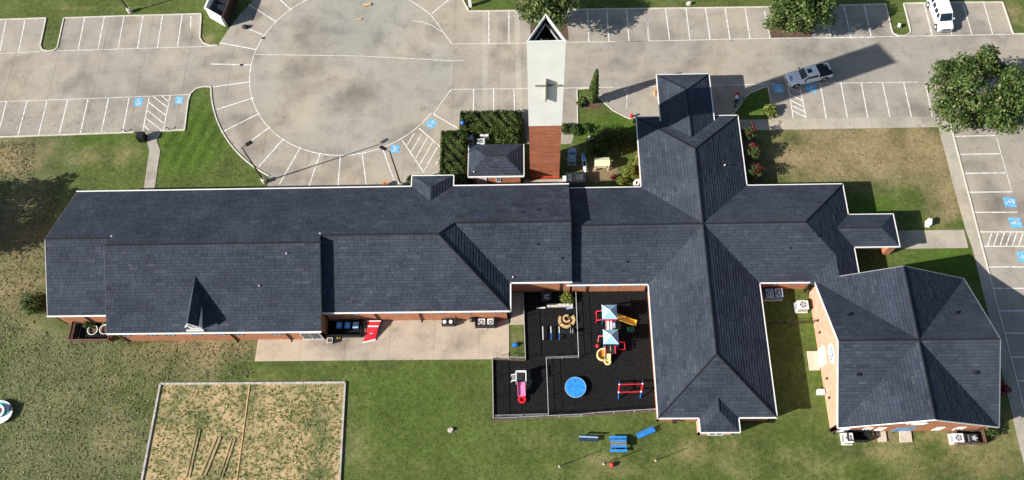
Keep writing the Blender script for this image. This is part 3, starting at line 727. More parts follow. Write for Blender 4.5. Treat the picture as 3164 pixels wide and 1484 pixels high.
# north entrance hip roof
nx0, nx1, ny = -14.82, -9.78, 47.3; cxn = (nx0 + nx1) / 2; nz = EV + 1.2; yv = NY - 1.2 / K; yh = ny - 2.2
roof_plane(Wg, [(nx0, ny, EV), (nx1, ny, EV), (cxn, yh, nz)])
roof_plane(Wg, [(nx0, ny, EV), (cxn, yh, nz), (cxn, yv, nz), (nx0, NY, EV)]); roof_plane(Wg, [(nx1, ny, EV), (cxn, yh, nz), (cxn, yv, nz), (nx1, NY, EV)])
gutter(Wg, (nx0 - .05, ny + .05, EV), (nx1 + .05, ny + .05, EV), .12, .14); gutter(Wg, (nx0 - .05, ny, EV), (nx0 - .05, NY, EV), .12, .14); gutter(Wg, (nx1 + .05, ny, EV), (nx1 + .05, NY, EV), .12, .14)
for x in (nx0 + .3, nx1 - .3): MB().box((x, ny - .35, EV / 2 - .06), (.35, .35, EV - .12)).build('porch_post', 'brick', Wg)
# steep south dormer, white front
dx, dy0, dzr, dhw, dze = -38.35, 28.05, 6.5, .66, 5.3
slopeS2 = lambda y: EV + K * (y - S2)
yR = S2 + (dzr - EV) / K; yE_ = S2 + (dze - EV) / K
roof_plane(Wg, [(dx + dhw + .04, dy0 - .15, dze - .04), (dx + dhw + .04, yE_ - .2, dze - .04), (dx, yR, dzr), (dx, dy0 - .15, dzr)])
roof_plane(Wg, [(dx - dhw - .04, dy0 - .15, dze - .04), (dx - dhw - .04, yE_ - .2, dze - .04), (dx, yR, dzr), (dx, dy0 - .15, dzr)])
MB().slab3([(dx - dhw, dy0, slopeS2(dy0) - .2), (dx + dhw, dy0, slopeS2(dy0) - .2), (dx + dhw, dy0, dze - .1), (dx, dy0, dzr - .14), (dx - dhw, dy0, dze - .1)], (0, .12, 0)).build('dormer_front', 'white_stucco', Wg)
for sx in (-1, 1):
    MB().slab3([(dx + sx * dhw, dy0 + .12, slopeS2(dy0) - .2), (dx + sx * dhw, yE_, dze - .1), (dx + sx * dhw, dy0 + .12, dze - .1)], (-sx * .1, 0, 0)).build('dormer_cheek', 'white_stucco', Wg)
    gutter(Wg, (dx + sx * (dhw + .14), dy0 - .17, dze - .16), (dx, dy0 - .17, dzr - .04), .06, .16, 0, 'rake_board')
window(Wg, (dx, dy0), (1, 0, 0), (0, -1, 0), .7, .9, 4.4)
MB().beam((dx - dhw - .45, dy0 - .18, slopeS2(dy0) + .12), (dx + dhw + .2, dy0 - .18, slopeS2(dy0) + .12), .14, .2).build('sill_board', 'white_trim', Wg)
# windows, door and downspouts on the south side
for px in (397, 479, 534, 616, 690, 745, 860):
    window(Wg, (G(px, 1040, 1.5)[0], S2 + ov), (1, 0, 0), (0, -1, 0), 1.1, 1.35, 2.05, frame='grey_metal')

fr = window(Wg, (-25.9, S2 + ov), (1, 0, 0), (0, -1, 0), 2.3, 2.5, .1, 'glass', 'door_white', 'entrance_door')
for px in (1100, 1230, 1360, 1440, 1540): window(Wg, (G(px, 985, 1.5)[0], S3 + ov), (1, 0, 0), (0, -1, 0), 1.0, 1.1, 2.3, frame='grey_metal')
for x, y in ((-52.3, S1), (-28.6, S2), (-35.0, S2), (-13.4, S3), (-18.5, S3), (-47.9, S2)): downspout(Wg, x, y + ov - .07, wz)
downspout(Wg, 2.9, S4 + ov - .07, wz)
for px, py, k_ in ((700 + 375 * S, 540 + 495 * S, 0), (700 + 205 * S, 540 + 695 * S, 0)):
    for _ in range(1):
        z = 6.0
        for _i in range(20): z = slopeS2(G(px, py, z)[1])
        x, y = G(px, py, z); vent(Wg, x, y, z, 0)
for px, py in ((1400 + 517 * S, 540 + 222 * S), (1400 + 420 * S, 540 + 236 * S)):
    z = 5.
    for _i in range(20): z = zN(G(px, py, z)[1])
    x, y = G(px, py, z); vent(Wg, x, y, z, 2)
for px, py, k_ in ((1400 + 522 * S, 540 + 438 * S, 2), (1400 + 673 * S, 540 + 525 * S, 2), (1400 + 373 * S, 540 + 640 * S, 0)):
    z = 5.
    for _i in range(20): z = EV + K * (G(px, py, z)[1] - S4)
    x, y = G(px, py, z); vent(Wg, x, y, z, k_)

# ---------------------------------------------------------------- cross-shaped church
E2 = 2.8; R2 = 5.65
cx_, x0, x1, yN, yS, yw0, yw1 = 19.37, 13.05, 25.7, 55.67, 17.85, 33.25, 45.77; cy_ = 39.51; xEa = 37.15; xWe = 4.2
Ch = thing('church_building', 'cross-shaped brick church with dark hipped shingle roofs meeting over its centre', 'building', (19.37, 39.5, 0))
kk = (R2 - E2) / 6.325
yn_, ys_, xe_ = yN - 6.27, yS + 6.25, 31.0
roof_plane(Ch, [(x0, yw1, E2), (x0, yN, E2), (cx_, yn_, R2), (cx_, cy_, R2)]); roof_plane(Ch, [(x0, yw0, E2), (x0, yS, E2), (cx_, ys_, R2), (cx_, cy_, R2)])
roof_plane(Ch, [(x1, yw1, E2), (x1, yN, E2), (cx_, yn_, R2), (cx_, cy_, R2)]); roof_plane(Ch, [(x1, yw0, E2), (x1, yS, E2), (cx_, ys_, R2), (cx_, cy_, R2)])
roof_plane(Ch, [(x0, yN, E2), (x1, yN, E2), (cx_, yn_, R2)]); roof_plane(Ch, [(x0, yS, E2), (x1, yS, E2), (cx_, ys_, R2)])
roof_plane(Ch, [(xWe, yw1, E2), (x0, yw1, E2), (cx_, cy_, R2), (xWe, cy_, R2)]); roof_plane(Ch, [(xWe, yw0, E2), (x0, yw0, E2), (cx_, cy_, R2), (xWe, cy_, R2)])
roof_plane(Ch, [(x1, yw1, E2), (xEa, yw1, E2), (xe_, cy_, R2), (cx_, cy_, R2)]); roof_plane(Ch, [(x1, yw0, E2), (xEa, yw0, E2), (xe_, cy_, R2), (cx_, cy_, R2)])
roof_plane(Ch, [(xEa, yw1, E2), (xEa, yw0, E2), (xe_, cy_, R2)])
C3 = (cx_, cy_, R2)
for a, b_ in ((C3, (cx_, yn_, R2)), (C3, (cx_, ys_, R2)), ((xWe, cy_, R2), C3), (C3, (xe_, cy_, R2)), ((cx_, yn_, R2), (x0, yN, E2)), ((cx_, yn_, R2), (x1, yN, E2)), ((cx_, ys_, R2), (x0, yS, E2)), ((cx_, ys_, R2), (x1, yS, E2)), ((xe_, cy_, R2), (xEa, yw1, E2))): ridge(Ch, a, b_, .08)
# drive-through canopy
pz, pr = 3.2, 4.69; px0, px1, py1 = 15.98, 22.6, 61.7; pc = 19.3; pyh = 58.4; pyv = yN - (pr - E2) / .4545; pye = yN - (pz - E2) / .4545
roof_plane(Ch, [(px0, py1, pz), (px1, py1, pz), (pc, pyh, pr)]); roof_plane(Ch, [(px0, py1, pz), (pc, pyh, pr), (pc, pyv, pr), (px0, pye, pz)]); roof_plane(Ch, [(px1, py1, pz), (pc, pyh, pr), (pc, pyv, pr), (px1, pye, pz)])
ridge(Ch, (pc, pyh, pr), (pc, pyv, pr), .07); ridge(Ch, (pc, pyh, pr), (px0, py1, pz), .07); ridge(Ch, (pc, pyh, pr), (px1, py1, pz), .07)
gutter(Ch, (px0 - .05, py1 + .05, pz), (px1 + .05, py1 + .05, pz), .1, .16); gutter(Ch, (px0 - .05, py1, pz), (px0 - .05, pye, pz), .1, .16); gutter(Ch, (px1 + .05, py1, pz), (px1 + .05, pye, pz), .12, .16)
MB().box(((px0 + px1) / 2, (py1 + yN) / 2, pz - .2), (px1 - px0 - .2, py1 - yN - .1, .16)).build('canopy_ceiling', 'soffit', Ch)
for x in (px0 + .5, px1 - .5): MB().box((x, py1 - .5, pz / 2 - .1), (.6, .6, pz - .2)).box((x, py1 - .5, .5), (.72, .72, 1.0)).build('canopy_pillar', 'brick', Ch)
# east porch
qy0, qy1, qx1 = 37.55, 41.68, 42.4; qc = 39.6; qz = 3.73; qh = 40.3; qv = xEa - .93 / .463
roof_plane(Ch, [(xEa, qy1, E2), (qx1, qy1, E2), (qh, qc, qz), (qv, qc, qz)]); roof_plane(Ch, [(xEa, qy0, E2), (qx1, qy0, E2), (qh, qc, qz), (qv, qc, qz)]); roof_plane(Ch, [(qx1, qy1, E2), (qx1, qy0, E2), (qh, qc, qz)])
ridge(Ch, (qv, qc, qz), (qh, qc, qz), .06)
gutter(Ch, (xEa, qy1 + .05, E2), (qx1 + .05, qy1 + .05, E2), .1, .15); gutter(Ch, (xEa, qy0 - .05, E2), (qx1 + .05, qy0 - .05, E2), .12, .15); gutter(Ch, (qx1 + .05, qy0 - .1, E2), (qx1 + .05, qy1 + .1, E2), .12, .15)
MB().box(((xEa + qx1) / 2, qc, E2 - .18), (qx1 - xEa - .1, qy1 - qy0 - .1, .12)).build('porch_ceiling', 'soffit', Ch)
for y in (qy0 + .45, qy1 - .45): MB().box((qx1 - .55, y, 1.32), (.85, .7, 2.64)).build('porch_pillar', 'brick', Ch)
# south porch
sx0, sx1, sy = 17.45, 21.6, 16.3; sc = 19.5; sz = 3.7; sh = 18.35; sv = yS + (sz - E2) / .456
roof_plane(Ch, [(sx0, sy, E2), (sx1, sy, E2), (sc, sh, sz)]); roof_plane(Ch, [(sx0, sy, E2), (sc, sh, sz), (sc, sv, sz), (sx0, yS, E2)]); roof_plane(Ch, [(sx1, sy, E2), (sc, sh, sz), (sc, sv, sz), (sx1, yS, E2)])
ridge(Ch, (sc, sh, sz), (sc, sv, sz), .05)
gutter(Ch, (sx0 - .05, sy - .05, E2), (sx1 + .05, sy - .05, E2), .12, .15); gutter(Ch, (sx0 - .05, sy, E2), (sx0 - .05, yS - .1, E2), .12, .15); gutter(Ch, (sx1 + .05, sy, E2), (sx1 + .05, yS - .1, E2), .12, .15)
wallr(Ch, (sx1 - .15, sy + .2), (sx0 + .15, sy + .2), E2 - .15, 'brick_pale_lit'); wallr(Ch, (sx0 + .15, sy + .2), (sx0 + .15, yS + .2), E2 - .15, 'brick_pale_lit'); wallr(Ch, (sx1 - .15, yS + .2), (sx1 - .15, sy + .2), E2 - .15, 'brick_pale_lit')
# link roof to the hall
lx, lz, ly0, ly1 = 34.4, 4.07, 32.6, 36.05
roof_plane(Ch, [(31.55, 32.9, E2 - .02), (31.55, 33.25, E2), (lx, ly1, lz), (lx, 32.9, lz)]); roof_plane(Ch, [(37.2, 32.9, E2 - .02), (37.2, 33.25, E2), (lx, ly1, lz), (lx, 32.9, lz)])
for a, b_, w_ in (((x0 - .05, yw1, E2), (x0 - .05, yN + .1, E2), .11), ((x0 - .05, yw0, E2), (x0 - .05, yS - .1, E2), .11), ((x1 + .05, yw1, E2), (x1 + .05, yN + .1, E2), .12), ((x1 + .05, yw0, E2), (x1 + .05, yS - .1, E2), .12),
                 ((x0 - .1, yN + .05, E2), (px0, yN + .05, E2), .11), ((px1, yN + .05, E2), (x1 + .1, yN + .05, E2), .11), ((x0 - .1, yS - .05, E2), (sx0 - .1, yS - .05, E2), .14), ((sx1 + .1, yS - .05, E2), (x1 + .1, yS - .05, E2), .14),
                 ((xWe + .05, yw1 + .05, E2), (x0, yw1 + .05, E2), .12), ((xWe - .6, yw0 - .05, E2), (x0, yw0 - .05, E2), .15), ((x1, yw1 + .05, E2), (xEa + .1, yw1 + .05, E2), .12), ((x1, yw0 - .05, E2), (31.5, yw0 - .05, E2), .14),
                 ((xEa + .05, yw1 + .1, E2), (xEa + .05, qy1, E2), .12), ((xEa + .05, qy0, E2), (xEa + .05, yw0, E2), .12)): gutter(Ch, a, b_, w_, .15)
o_ = .2; zz = E2 - .12
for a, b_ in (((x0 + o_, yw0), (x0 + o_, yS + o_)), ((x0 + o_, yS + o_), (sx0, yS + o_)), ((sx1, yS + o_), (x1 - o_, yS + o_)), ((x1 - o_, yS + o_), (x1 - o_, yw0)), ((x1 - o_, yw0 + o_), (31.8, yw0 + o_)), ((xEa - o_, yw0), (xEa - o_, yw1 - o_)),
              ((xEa - o_, yw1 - o_), (x1 - o_, yw1 - o_)), ((x1 - o_, yw1), (x1 - o_, yN - o_)), ((x1 - o_, yN - o_), (x0 + o_, yN - o_)), ((x0 + o_, yN - o_), (x0 + o_, yw1)), ((x0, yw1 - o_), (xWe + .15, yw1 - o_)), ((xWe + .15, yw0 + o_), (x0, yw0 + o_))):
    wall(Ch, a, b_, zz, 'brick' if a[1] < 36 or b_[1] < 36 else 'brick')
for x in (5.3, 7.2, 9.2, 11.6): window(Ch, (x, yw0 + o_), (1, 0, 0), (0, -1, 0), 1.2, .9, 1.65, frame='grey_metal')
for x in (27.4, 30.0): window(Ch, (x, yw0 + o_), (1, 0, 0), (0, -1, 0), 1.0, .9, 1.65, frame='grey_metal')
for y in (47.5, 50.0, 52.5): window(Ch, (x1 - o_, y), (0, 1, 0), (1, 0, 0), 1.1, 1.6, .8)
window(Ch, (19.5, sy + .2), (1, 0, 0), (0, -1, 0), 1.6, 2.3, .1, 'glass', 'door_white', 'entrance_door')
for y in (20.5, 24.5, 28.5): window(Ch, (x1 - o_, y), (0, 1, 0), (1, 0, 0), 1.1, 1.6, .8)
window(Ch, (xEa - o_, 39.6), (0, 1, 0), (1, 0, 0), 2.4, 2.4, .1, 'glass', 'door_white', 'entrance_door')
for x, y in ((6.0, yw0 + o_ - .06), (12.9, yw0 + o_ - .06)): downspout(Ch, x, y, zz)
downspout(Ch, 31.6, yw0 - .0, zz)
MB().box((15.1, yS + .0, .9), (.5, .35, .6)).build('meter_box', 'brown_metal', Ch)
for px, py, k_, pl_ in ((1400 + 1077 * S, 540 + 548 * S, 2, lambda p: E2 + kk * (p[1] - yw0)), (2364 + 150 * S, 540 + 462 * S, 2, lambda p: E2 + kk * (p[1] - yw0)), (2364 + 320 * S, 540 + 388 * S, 2, lambda p: E2 + kk * (p[1] - yw0)), (1900 + 682 * S, 1032 * S, 0, lambda p: E2 + kk * (x1 - p[0]))):
    z = 4.
    for _i in range(20): z = pl_(G(px, py, z))
    x, y = G(px, py, z); vent(Ch, x, y, z, k_)

# ---------------------------------------------------------------- four-gabled hall
hx0, hx1_, hy0, hy1 = 32.0, 48.85, 16.65, 33.4; he, hr = 2.84, 7.0; hcx, hcy = 40.42, 25.05
Hl = thing('fellowship_hall', 'square brick hall with four gables and an oval window in its west wall', 'building', (hcx, hcy, 0))
HC = (hcx, hcy, hr)
for g_, c1, c2 in (((hx0, hcy, hr), (hx0, hy0, he), (hx0, hy1, he)), ((hx1_, hcy, hr), (hx1_, hy0, he), (hx1_, hy1, he)), ((hcx, hy0, hr), (hx0, hy0, he), (hx1_, hy0, he)), ((hcx, hy1, hr), (hx0, hy1, he), (hx1_, hy1, he))):
    roof_plane(Hl, [g_, HC, c1]); roof_plane(Hl, [g_, HC, c2]); ridge(Hl, g_, HC, .08)
    dxy = Vector((g_[0] - hcx, g_[1] - hcy, 0)).normalized() * .04
    for c_ in (c1, c2):
        gutter(Hl, (g_[0] + dxy.x, g_[1] + dxy.y, g_[2]), (c_[0] + dxy.x, c_[1] + dxy.y, c_[2]), .09, .2, -.05, 'rake_board', 'white_trim' if g_[0] == hx0 or g_[1] == hy0 else 'grey_metal')
hv = .14; hz = he - .1
def gab(a, b_, m_): return wall(Hl, a, b_, hz, 'brick', top=[(.5, hr - .22)])
wW = wall(Hl, (hx0 + hv, hy1 - hv), (hx0 + hv, hy0 + hv), hz, 'brick_pale_lit', top=[(.5, hr - .24)]); wS = wall(Hl, (hx0 + hv, hy0 + hv), (hx1_ - hv, hy0 + hv), hz, 'brick', top=[(.5, hr - .24)])  # sunlit look of the west wall is painted by its lighter brick
wall(Hl, (hx1_ - hv, hy0 + hv), (hx1_ - hv, hy1 - hv), hz, 'brick', top=[(.5, hr - .24)]); wall(Hl, (hx1_ - hv, hy1 - hv), (hx0 + hv, hy1 - hv), hz, 'brick', top=[(.5, hr - .24)])
def oval(parent, c_, al, nr, rw, rh):
    al, nr = Vector(al), Vector(nr); c_ = Vector(c_); mb = MB(); n_ = 28
    for i in range(n_):
        t0_, t1_ = 2 * math.pi * i / n_, 2 * math.pi * (i + 1) / n_
        f_ = lambda t, k_: c_ + al * (rw * k_ * math.cos(t)) + Vector((0, 0, rh * k_ * math.sin(t)))
        mb.slab3([tuple(f_(t0_, 1) - nr * .02), tuple(f_(t1_, 1) - nr * .02), tuple(f_(t1_, .78) - nr * .02), tuple(f_(t0_, .78) - nr * .02)], tuple(nr * .1))
    for d_, l_ in ((al, rw * .8), (Vector((0, 0, 1)), rh * .8)):
        mb.beam(tuple(c_ - d_ * l_ + nr * .04), tuple(c_ + d_ * l_ + nr * .04), .1, .08, up=tuple(nr))
    fr = mb.build('oval_window', 'white_trim', parent)
    mb = MB(); mb.slab3([tuple(c_ + al * (rw * .8 * math.cos(2 * math.pi * i / n_)) + Vector((0, 0, rh * .8 * math.sin(2 * math.pi * i / n_))) - nr * .01) for i in range(n_)], tuple(nr * .03)); mb.build('pane', 'sky_reflect_glass', fr)
oval(Hl, (hx0 + hv, hcy - .6, 4.2), (0, 1, 0), (-1, 0, 0), 1.15, .75)
oval(Hl, (hcx - .8, hy0 + hv, 4.6), (1, 0, 0), (0, -1, 0), 1.15, .8)
d_ = window(Hl, (hx0 + hv, hcy - .1), (0, 1, 0), (-1, 0, 0), 2.0, 2.15, .05, 'door_white', 'door_white', 'double_door')
for y in (-.62, .38): window(Hl, (hx0 + hv - .05, hcy - .1 + y), (0, 1, 0), (-1, 0, 0), .42, .7, 1.2, 'glass', 'white_trim', 'door_light')
for y, z in ((27.6, 1.7), (29.0, 1.7), (22.3, 1.7), (20.2, 1.5)): MB().box((hx0 + hv - .07, y, z), (.16, .22, .42)).build('wall_lamp', 'brown_metal', Hl)
for x in (35.6, 37.0, 43.2, 45.4): window(Hl, (x, hy0 + hv), (1, 0, 0), (0, -1, 0), .8, 1.7, .6, 'sky_reflect_glass')
window(Hl, (39.6, hy0 + hv), (1, 0, 0), (0, -1, 0), 1.9, 2.2, .05, 'door_blue', 'door_blue', 'double_door')
window(Hl, (33.2, hy0 + hv), (1, 0, 0), (0, -1, 0), .9, 2.1, .05, 'door_white', 'door_white', 'side_door')
for x, y in ((hx0 + hv - .07, hy0 + hv + .25), (hx0 + hv + .3, hy0 + hv - .07), (hx0 + hv - .07, hy1 - hv - .3), (47.6, hy0 + hv - .07)): downspout(Hl, x, y, hz)
for px, py, pl_ in ((2364 + 517 * S, 540 + 873 * S, lambda p: hr - .498 * (p[1] - hcy)), (2364 + 1185 * S, 540 + 864 * S, lambda p: hr - .498 * (p[1] - hcy)), (2364 + 580 * S, 884 + 552 * S, lambda p: hr - .498 * (hcy - p[1])), (2364 + 1312 * S, 884 + 541 * S, lambda p: hr - .498 * (hcy - p[1]))):
    z = 5.
    for _i in range(20): z = pl_(G(px, py, z))
    x, y = G(px, py, z); vent(Hl, x, y, z, 1)

# ---------------------------------------------------------------- small hipped annex
ax0, ax1, ay0, ay1, ae, ar = -8.05, -1.24, 47.62, 52.1, 2.75, 3.8; ac_ = (ay0 + ay1) / 2; arx0, arx1 = -5.88, -3.5
An = thing('annex', 'small hipped brick outbuilding standing between the hedge and the tall tower', 'building', (-4.6, 49.8, 0))
roof_plane(An, [(ax0, ay0, ae), (ax1, ay0, ae), (arx1, ac_, ar), (arx0, ac_, ar)]); roof_plane(An, [(ax0, ay1, ae), (ax1, ay1, ae), (arx1, ac_, ar), (arx0, ac_, ar)])
roof_plane(An, [(ax0, ay0, ae), (ax0, ay1, ae), (arx0, ac_, ar)]); roof_plane(An, [(ax1, ay0, ae), (ax1, ay1, ae), (arx1, ac_, ar)])
ridge(An, (arx0, ac_, ar), (arx1, ac_, ar), .05)
gutter(An, (ax0 - .06, ay0 - .06, ae), (ax1 + .06, ay0 - .06, ae), .15, .16); gutter(An, (ax0 - .05, ay0, ae), (ax0 - .05, ay1, ae), .08, .14); gutter(An, (ax1 + .05, ay0, ae), (ax1 + .05, ay1, ae), .1, .14)
for a, b_ in (((ax1 - .2, ay0 + .2), (ax0 + .2, ay0 + .2)), ((ax1 - .2, ay1 - .2), (ax1 - .2, ay0 + .2)), ((ax0 + .2, ay1 - .2), (ax1 - .2, ay1 - .2)), ((ax0 + .2, ay0 + .2), (ax0 + .2, ay1 - .2))): wall(An, b_, a, ae - .12)
window(An, (-6.5, ay0 + .2), (1, 0, 0), (0, -1, 0), 1.3, 2.1, .05, 'door_white', 'white_trim', 'door'); window(An, (-4.4, ay0 + .2), (1, 0, 0), (0, -1, 0), .6, 1.2, 1.0)
vent(An, -7.35, 48.1, 2.95, 0)

# ---------------------------------------------------------------- three-sided tower with the cross
Tw = thing('tower', 'tall triangular tower with red brick foot, white upper shaft and a cross', 'tower', (1.35, 49.8, 0))
ta, tb, tc = (-.46, 48.78), (3.2, 48.78), (1.37, 51.95); zb, zt = 12.45, 27.55
def inset(f_):
    mx, my = (ta[0] + tb[0] + tc[0]) / 3, (ta[1] + tb[1] + tc[1]) / 3
    return [(mx + (p[0] - mx) * f_, my + (p[1] - my) * f_) for p in (ta, tb, tc)]
MB().prism([ta, tb, tc], 0, zb).build('brick_base', 'brick_tower', Tw)
o3, i3 = inset(1.02), inset(.93); mb = MB()
for i in range(3):
    j = (i + 1) % 3; mb.prism([o3[i], o3[j], i3[j], i3[i]], zb, zt)
mb.build('upper_shaft', 'white_stucco', Tw)
o3, i3 = inset(1.035), inset(.955); mb = MB()
for i in range(3):
    j = (i + 1) % 3; mb.prism([o3[i], o3[j], i3[j], i3[i]], zt - .05, zt + .22)
mb.build('parapet', 'white_trim', Tw)
MB().prism(inset(.925), zt - 1.9, zt - 1.7).build('tower_roof', 'felt', Tw)
o3, i3 = inset(.928), inset(.905); mb = MB()
for i in range(3):
    j = (i + 1) % 3; mb.prism([o3[i], o3[j], i3[j], i3[i]], zt - 1.7, zt - .12)
mb.build('inner_lining', 'felt', Tw)
mb = MB(); o3 = inset(.82); i3 = inset(.74)
for i in range(3):
    j = (i + 1) % 3; mb.prism([o3[i], o3[j], i3[j], i3[i]], zt - .75, zt - .6)
mb.build('inner_frame', 'light_metal', Tw)
MB().box((1.3, 49.7, zt - 1.4), (.7, .6, .8)).build('roof_unit', 'dark_metal', Tw); MB().box((2.0, 49.3, zt - 1.3), (.5, .3, .5), .5).build('antenna_box', 'white_paint', Tw); MB().tube((.9, 49.3, zt - 1.75), (.9, 49.3, zt - .2), .04).build('antenna_rod', 'light_metal', Tw)
cr = MB().box((1.41, 48.76 - .20, (17.9 + 21.6) / 2), (.14, .40, 3.7)).build('cross', 'cross_bronze', Tw)
MB().box((1.58, 48.76 - .12, 20.5), (2.6, .18, .12)).build('cross_arm', 'cross_bronze', cr)
for x in (.1, 1.3, 2.5): MB().box((x + .15, 48.72, .1), (1.1, .1, .2)).build('red_skirting', 'red_plastic', Tw)
# ================================================================== THINGS
def rot(p, rz): return (p[0] * math.cos(rz) - p[1] * math.sin(rz), p[0] * math.sin(rz) + p[1] * math.cos(rz))
# ---- vehicles (built nose along +x)
def rsec(x, hw, z0, z1, r=.18, crown=0.0):
    """rounded cross-section of a body at station x"""
    r = min(r, (z1 - z0) * .45, hw * .45)
    pts = []
    for cx0, cz0, a0_ in ((hw - r, z1 - r, 0), (-hw + r, z1 - r, 90), (-hw + r * .5, z0 + r * .5, 180), (hw - r * .5, z0 + r * .5, 270)):
        rr = r if a0_ < 180 else r * .5
        for k_ in range(4):
            t = rad(a0_ + 30 * k_); pts.append((x, cx0 + rr * math.cos(t), cz0 + rr * math.sin(t)))
    return pts
def wheel(par, x, y, r=.38, w_=.24):
    s_ = 1 if y > 0 else -1
    t = MB().tube((x, y - w_ / 2, r), (x, y + w_ / 2, r), r, r, 20).build('wheel', 'tyre', par, world=False)
    mb = MB().tube((x, y + s_ * (w_ / 2 - .02), r), (x, y + s_ * (w_ / 2 + .015), r), r * .62, r * .55, 14)
    mb.build('rim', 'light_metal', t, world=False)
pk = thing('pickup_truck', 'white pickup truck with black half-covered bed parked askew across the blue bays', 'truck', (36.2, 62.95, .033), rad(194.5))
MB().loft([rsec(2.98, .60, .48, .82), rsec(2.90, .82, .40, .98), rsec(2.65, .93, .36, 1.06), rsec(2.0, .97, .36, 1.12), rsec(1.2, .98, .36, 1.17), rsec(-.9, .99, .36, 1.17), rsec(-1.0, .99, .36, 1.14)]).build('body', 'car_white', pk, world=False, smooth=False)
mb = MB()
for s_ in (-1, 1): mb.loft([[(-1.0, s_ * .99, .42), (-1.0, s_ * .99, 1.17), (-1.0, s_ * .80, 1.17), (-1.0, s_ * .80, .42)], [(-2.95, s_ * .97, .48), (-2.95, s_ * .97, 1.15), (-2.95, s_ * .80, 1.15), (-2.95, s_ * .80, .48)]])
mb.box((-2.95, 0, .82), (.1, 1.7, .62))
mb.build('bed_side', 'car_white', pk, world=False)
MB().box((-1.97, 0, .66), (1.92, 1.62, .06)).box((-1.05, 0, .9), (.08, 1.6, .5)).build('bed_floor', 'black_metal', pk, world=False)
MB().box((-1.62, .0, 1.19), (1.25, 1.94, .05)).box((-2.55, .62, 1.19), (.75, .7, .05)).build('bed_cover', 'black_metal', pk, world=False)
MB().loft([[(1.35, y, z) for y, z in ((-.86, 1.15), (.86, 1.15), (.84, 1.16), (-.84, 1.16))], [(.62, y, z) for y, z in ((-.90, 1.15), (.90, 1.15), (.74, 1.70), (-.74, 1.70))], [(.1, y, z) for y, z in ((-.92, 1.15), (.92, 1.15), (.73, 1.77), (-.73, 1.77))], [(-.75, y, z) for y, z in ((-.92, 1.15), (.92, 1.15), (.72, 1.74), (-.72, 1.74))], [(-.98, y, z) for y, z in ((-.91, 1.15), (.91, 1.15), (.74, 1.66), (-.74, 1.66))]]).build('cab', 'car_white', pk, world=False)
MB().slab3([(1.30, -.74, 1.19), (1.30, .74, 1.19), (.66, .68, 1.69), (.66, -.68, 1.69)], (.012, 0, .018)).build('windscreen', 'car_glass', pk, world=False)
for s_ in (-1, 1):
    MB().slab3([(1.10, s_ * .885, 1.19), (-.85, s_ * .915, 1.19), (-.80, s_ * .765, 1.62), (.55, s_ * .775, 1.62)], (0, s_ * .012, .008)).build('side_window', 'car_glass', pk, world=False)
    MB().box((1.0, s_ * 1.08, 1.2), (.14, .2, .16)).build('mirror', 'black_metal', pk, world=False)
    MB().box((2.86, s_ * .68, .88), (.18, .36, .14)).build('headlight', 'lamp_lens', pk, world=False)
    MB().box((-3.0, s_ * .9, .95), (.04, .12, .3)).build('tail_light', 'red_plastic', pk, world=False)
    for x in (1.95, -1.95):
        MB().tube((x, s_ * .80, .42), (x, s_ * .995, .42), .50, .50, 18).build('wheel_arch', 'black_metal', pk, world=False); wheel(pk, x, s_ * .90, .40)
MB().box((.15, 0, 1.765), (.6, .62, .02)).build('sunroof', 'car_glass', pk, world=False)
MB().box((-.99, 0, 1.45), (.03, 1.2, .3)).build('rear_window', 'car_glass', pk, world=False)
MB().box((2.98, 0, .72), (.06, 1.0, .16)).build('grille', 'navy_plastic', pk, world=False); MB().box((2.45, 0, 1.10), (.1, .55, .05)).box((2.62, .0, 1.06), (.1, .9, .04)).build('bonnet_scoop', 'blue_plastic', pk, world=False)
MB().box((2.98, 0, .5), (.16, 1.5, .16)).box((-3.05, 0, .52), (.12, 1.7, .16)).build('bumper', 'light_metal', pk, world=False)

vx, vy = 55.25, 72.6
vn = thing('passenger_van', 'white passenger van with dark side windows parked nose out by the grass', 'van', (vx, vy, .033), rad(-86))
MB().loft([rsec(2.85, .85, .42, .95), rsec(2.72, .96, .36, 1.12), rsec(2.0, 1.0, .34, 1.22), rsec(1.75, 1.0, .34, 1.26), rsec(-2.9, 1.0, .34, 1.26), rsec(-3.0, .96, .42, 1.22)]).build('body', 'car_white', vn, world=False)
MB().loft([[(1.85, y, z) for y, z in ((-.92, 1.2), (.92, 1.2), (.90, 1.22), (-.90, 1.22))], [(1.05, y, z) for y, z in ((-.99, 1.2), (.99, 1.2), (.83, 2.02), (-.83, 2.02))], [(.7, y, z) for y, z in ((-.99, 1.2), (.99, 1.2), (.82, 2.10), (-.82, 2.10))], [(-2.75, y, z) for y, z in ((-.99, 1.2), (.99, 1.2), (.82, 2.10), (-.82, 2.10))], [(-2.98, y, z) for y, z in ((-.95, 1.2), (.95, 1.2), (.78, 1.98), (-.78, 1.98))]]).build('cabin', 'car_white', vn, world=False)
MB().slab3([(1.80, -.82, 1.26), (1.80, .82, 1.26), (1.10, .76, 1.98), (1.10, -.76, 1.98)], (.014, 0, .014)).build('windscreen', 'car_glass', vn, world=False)
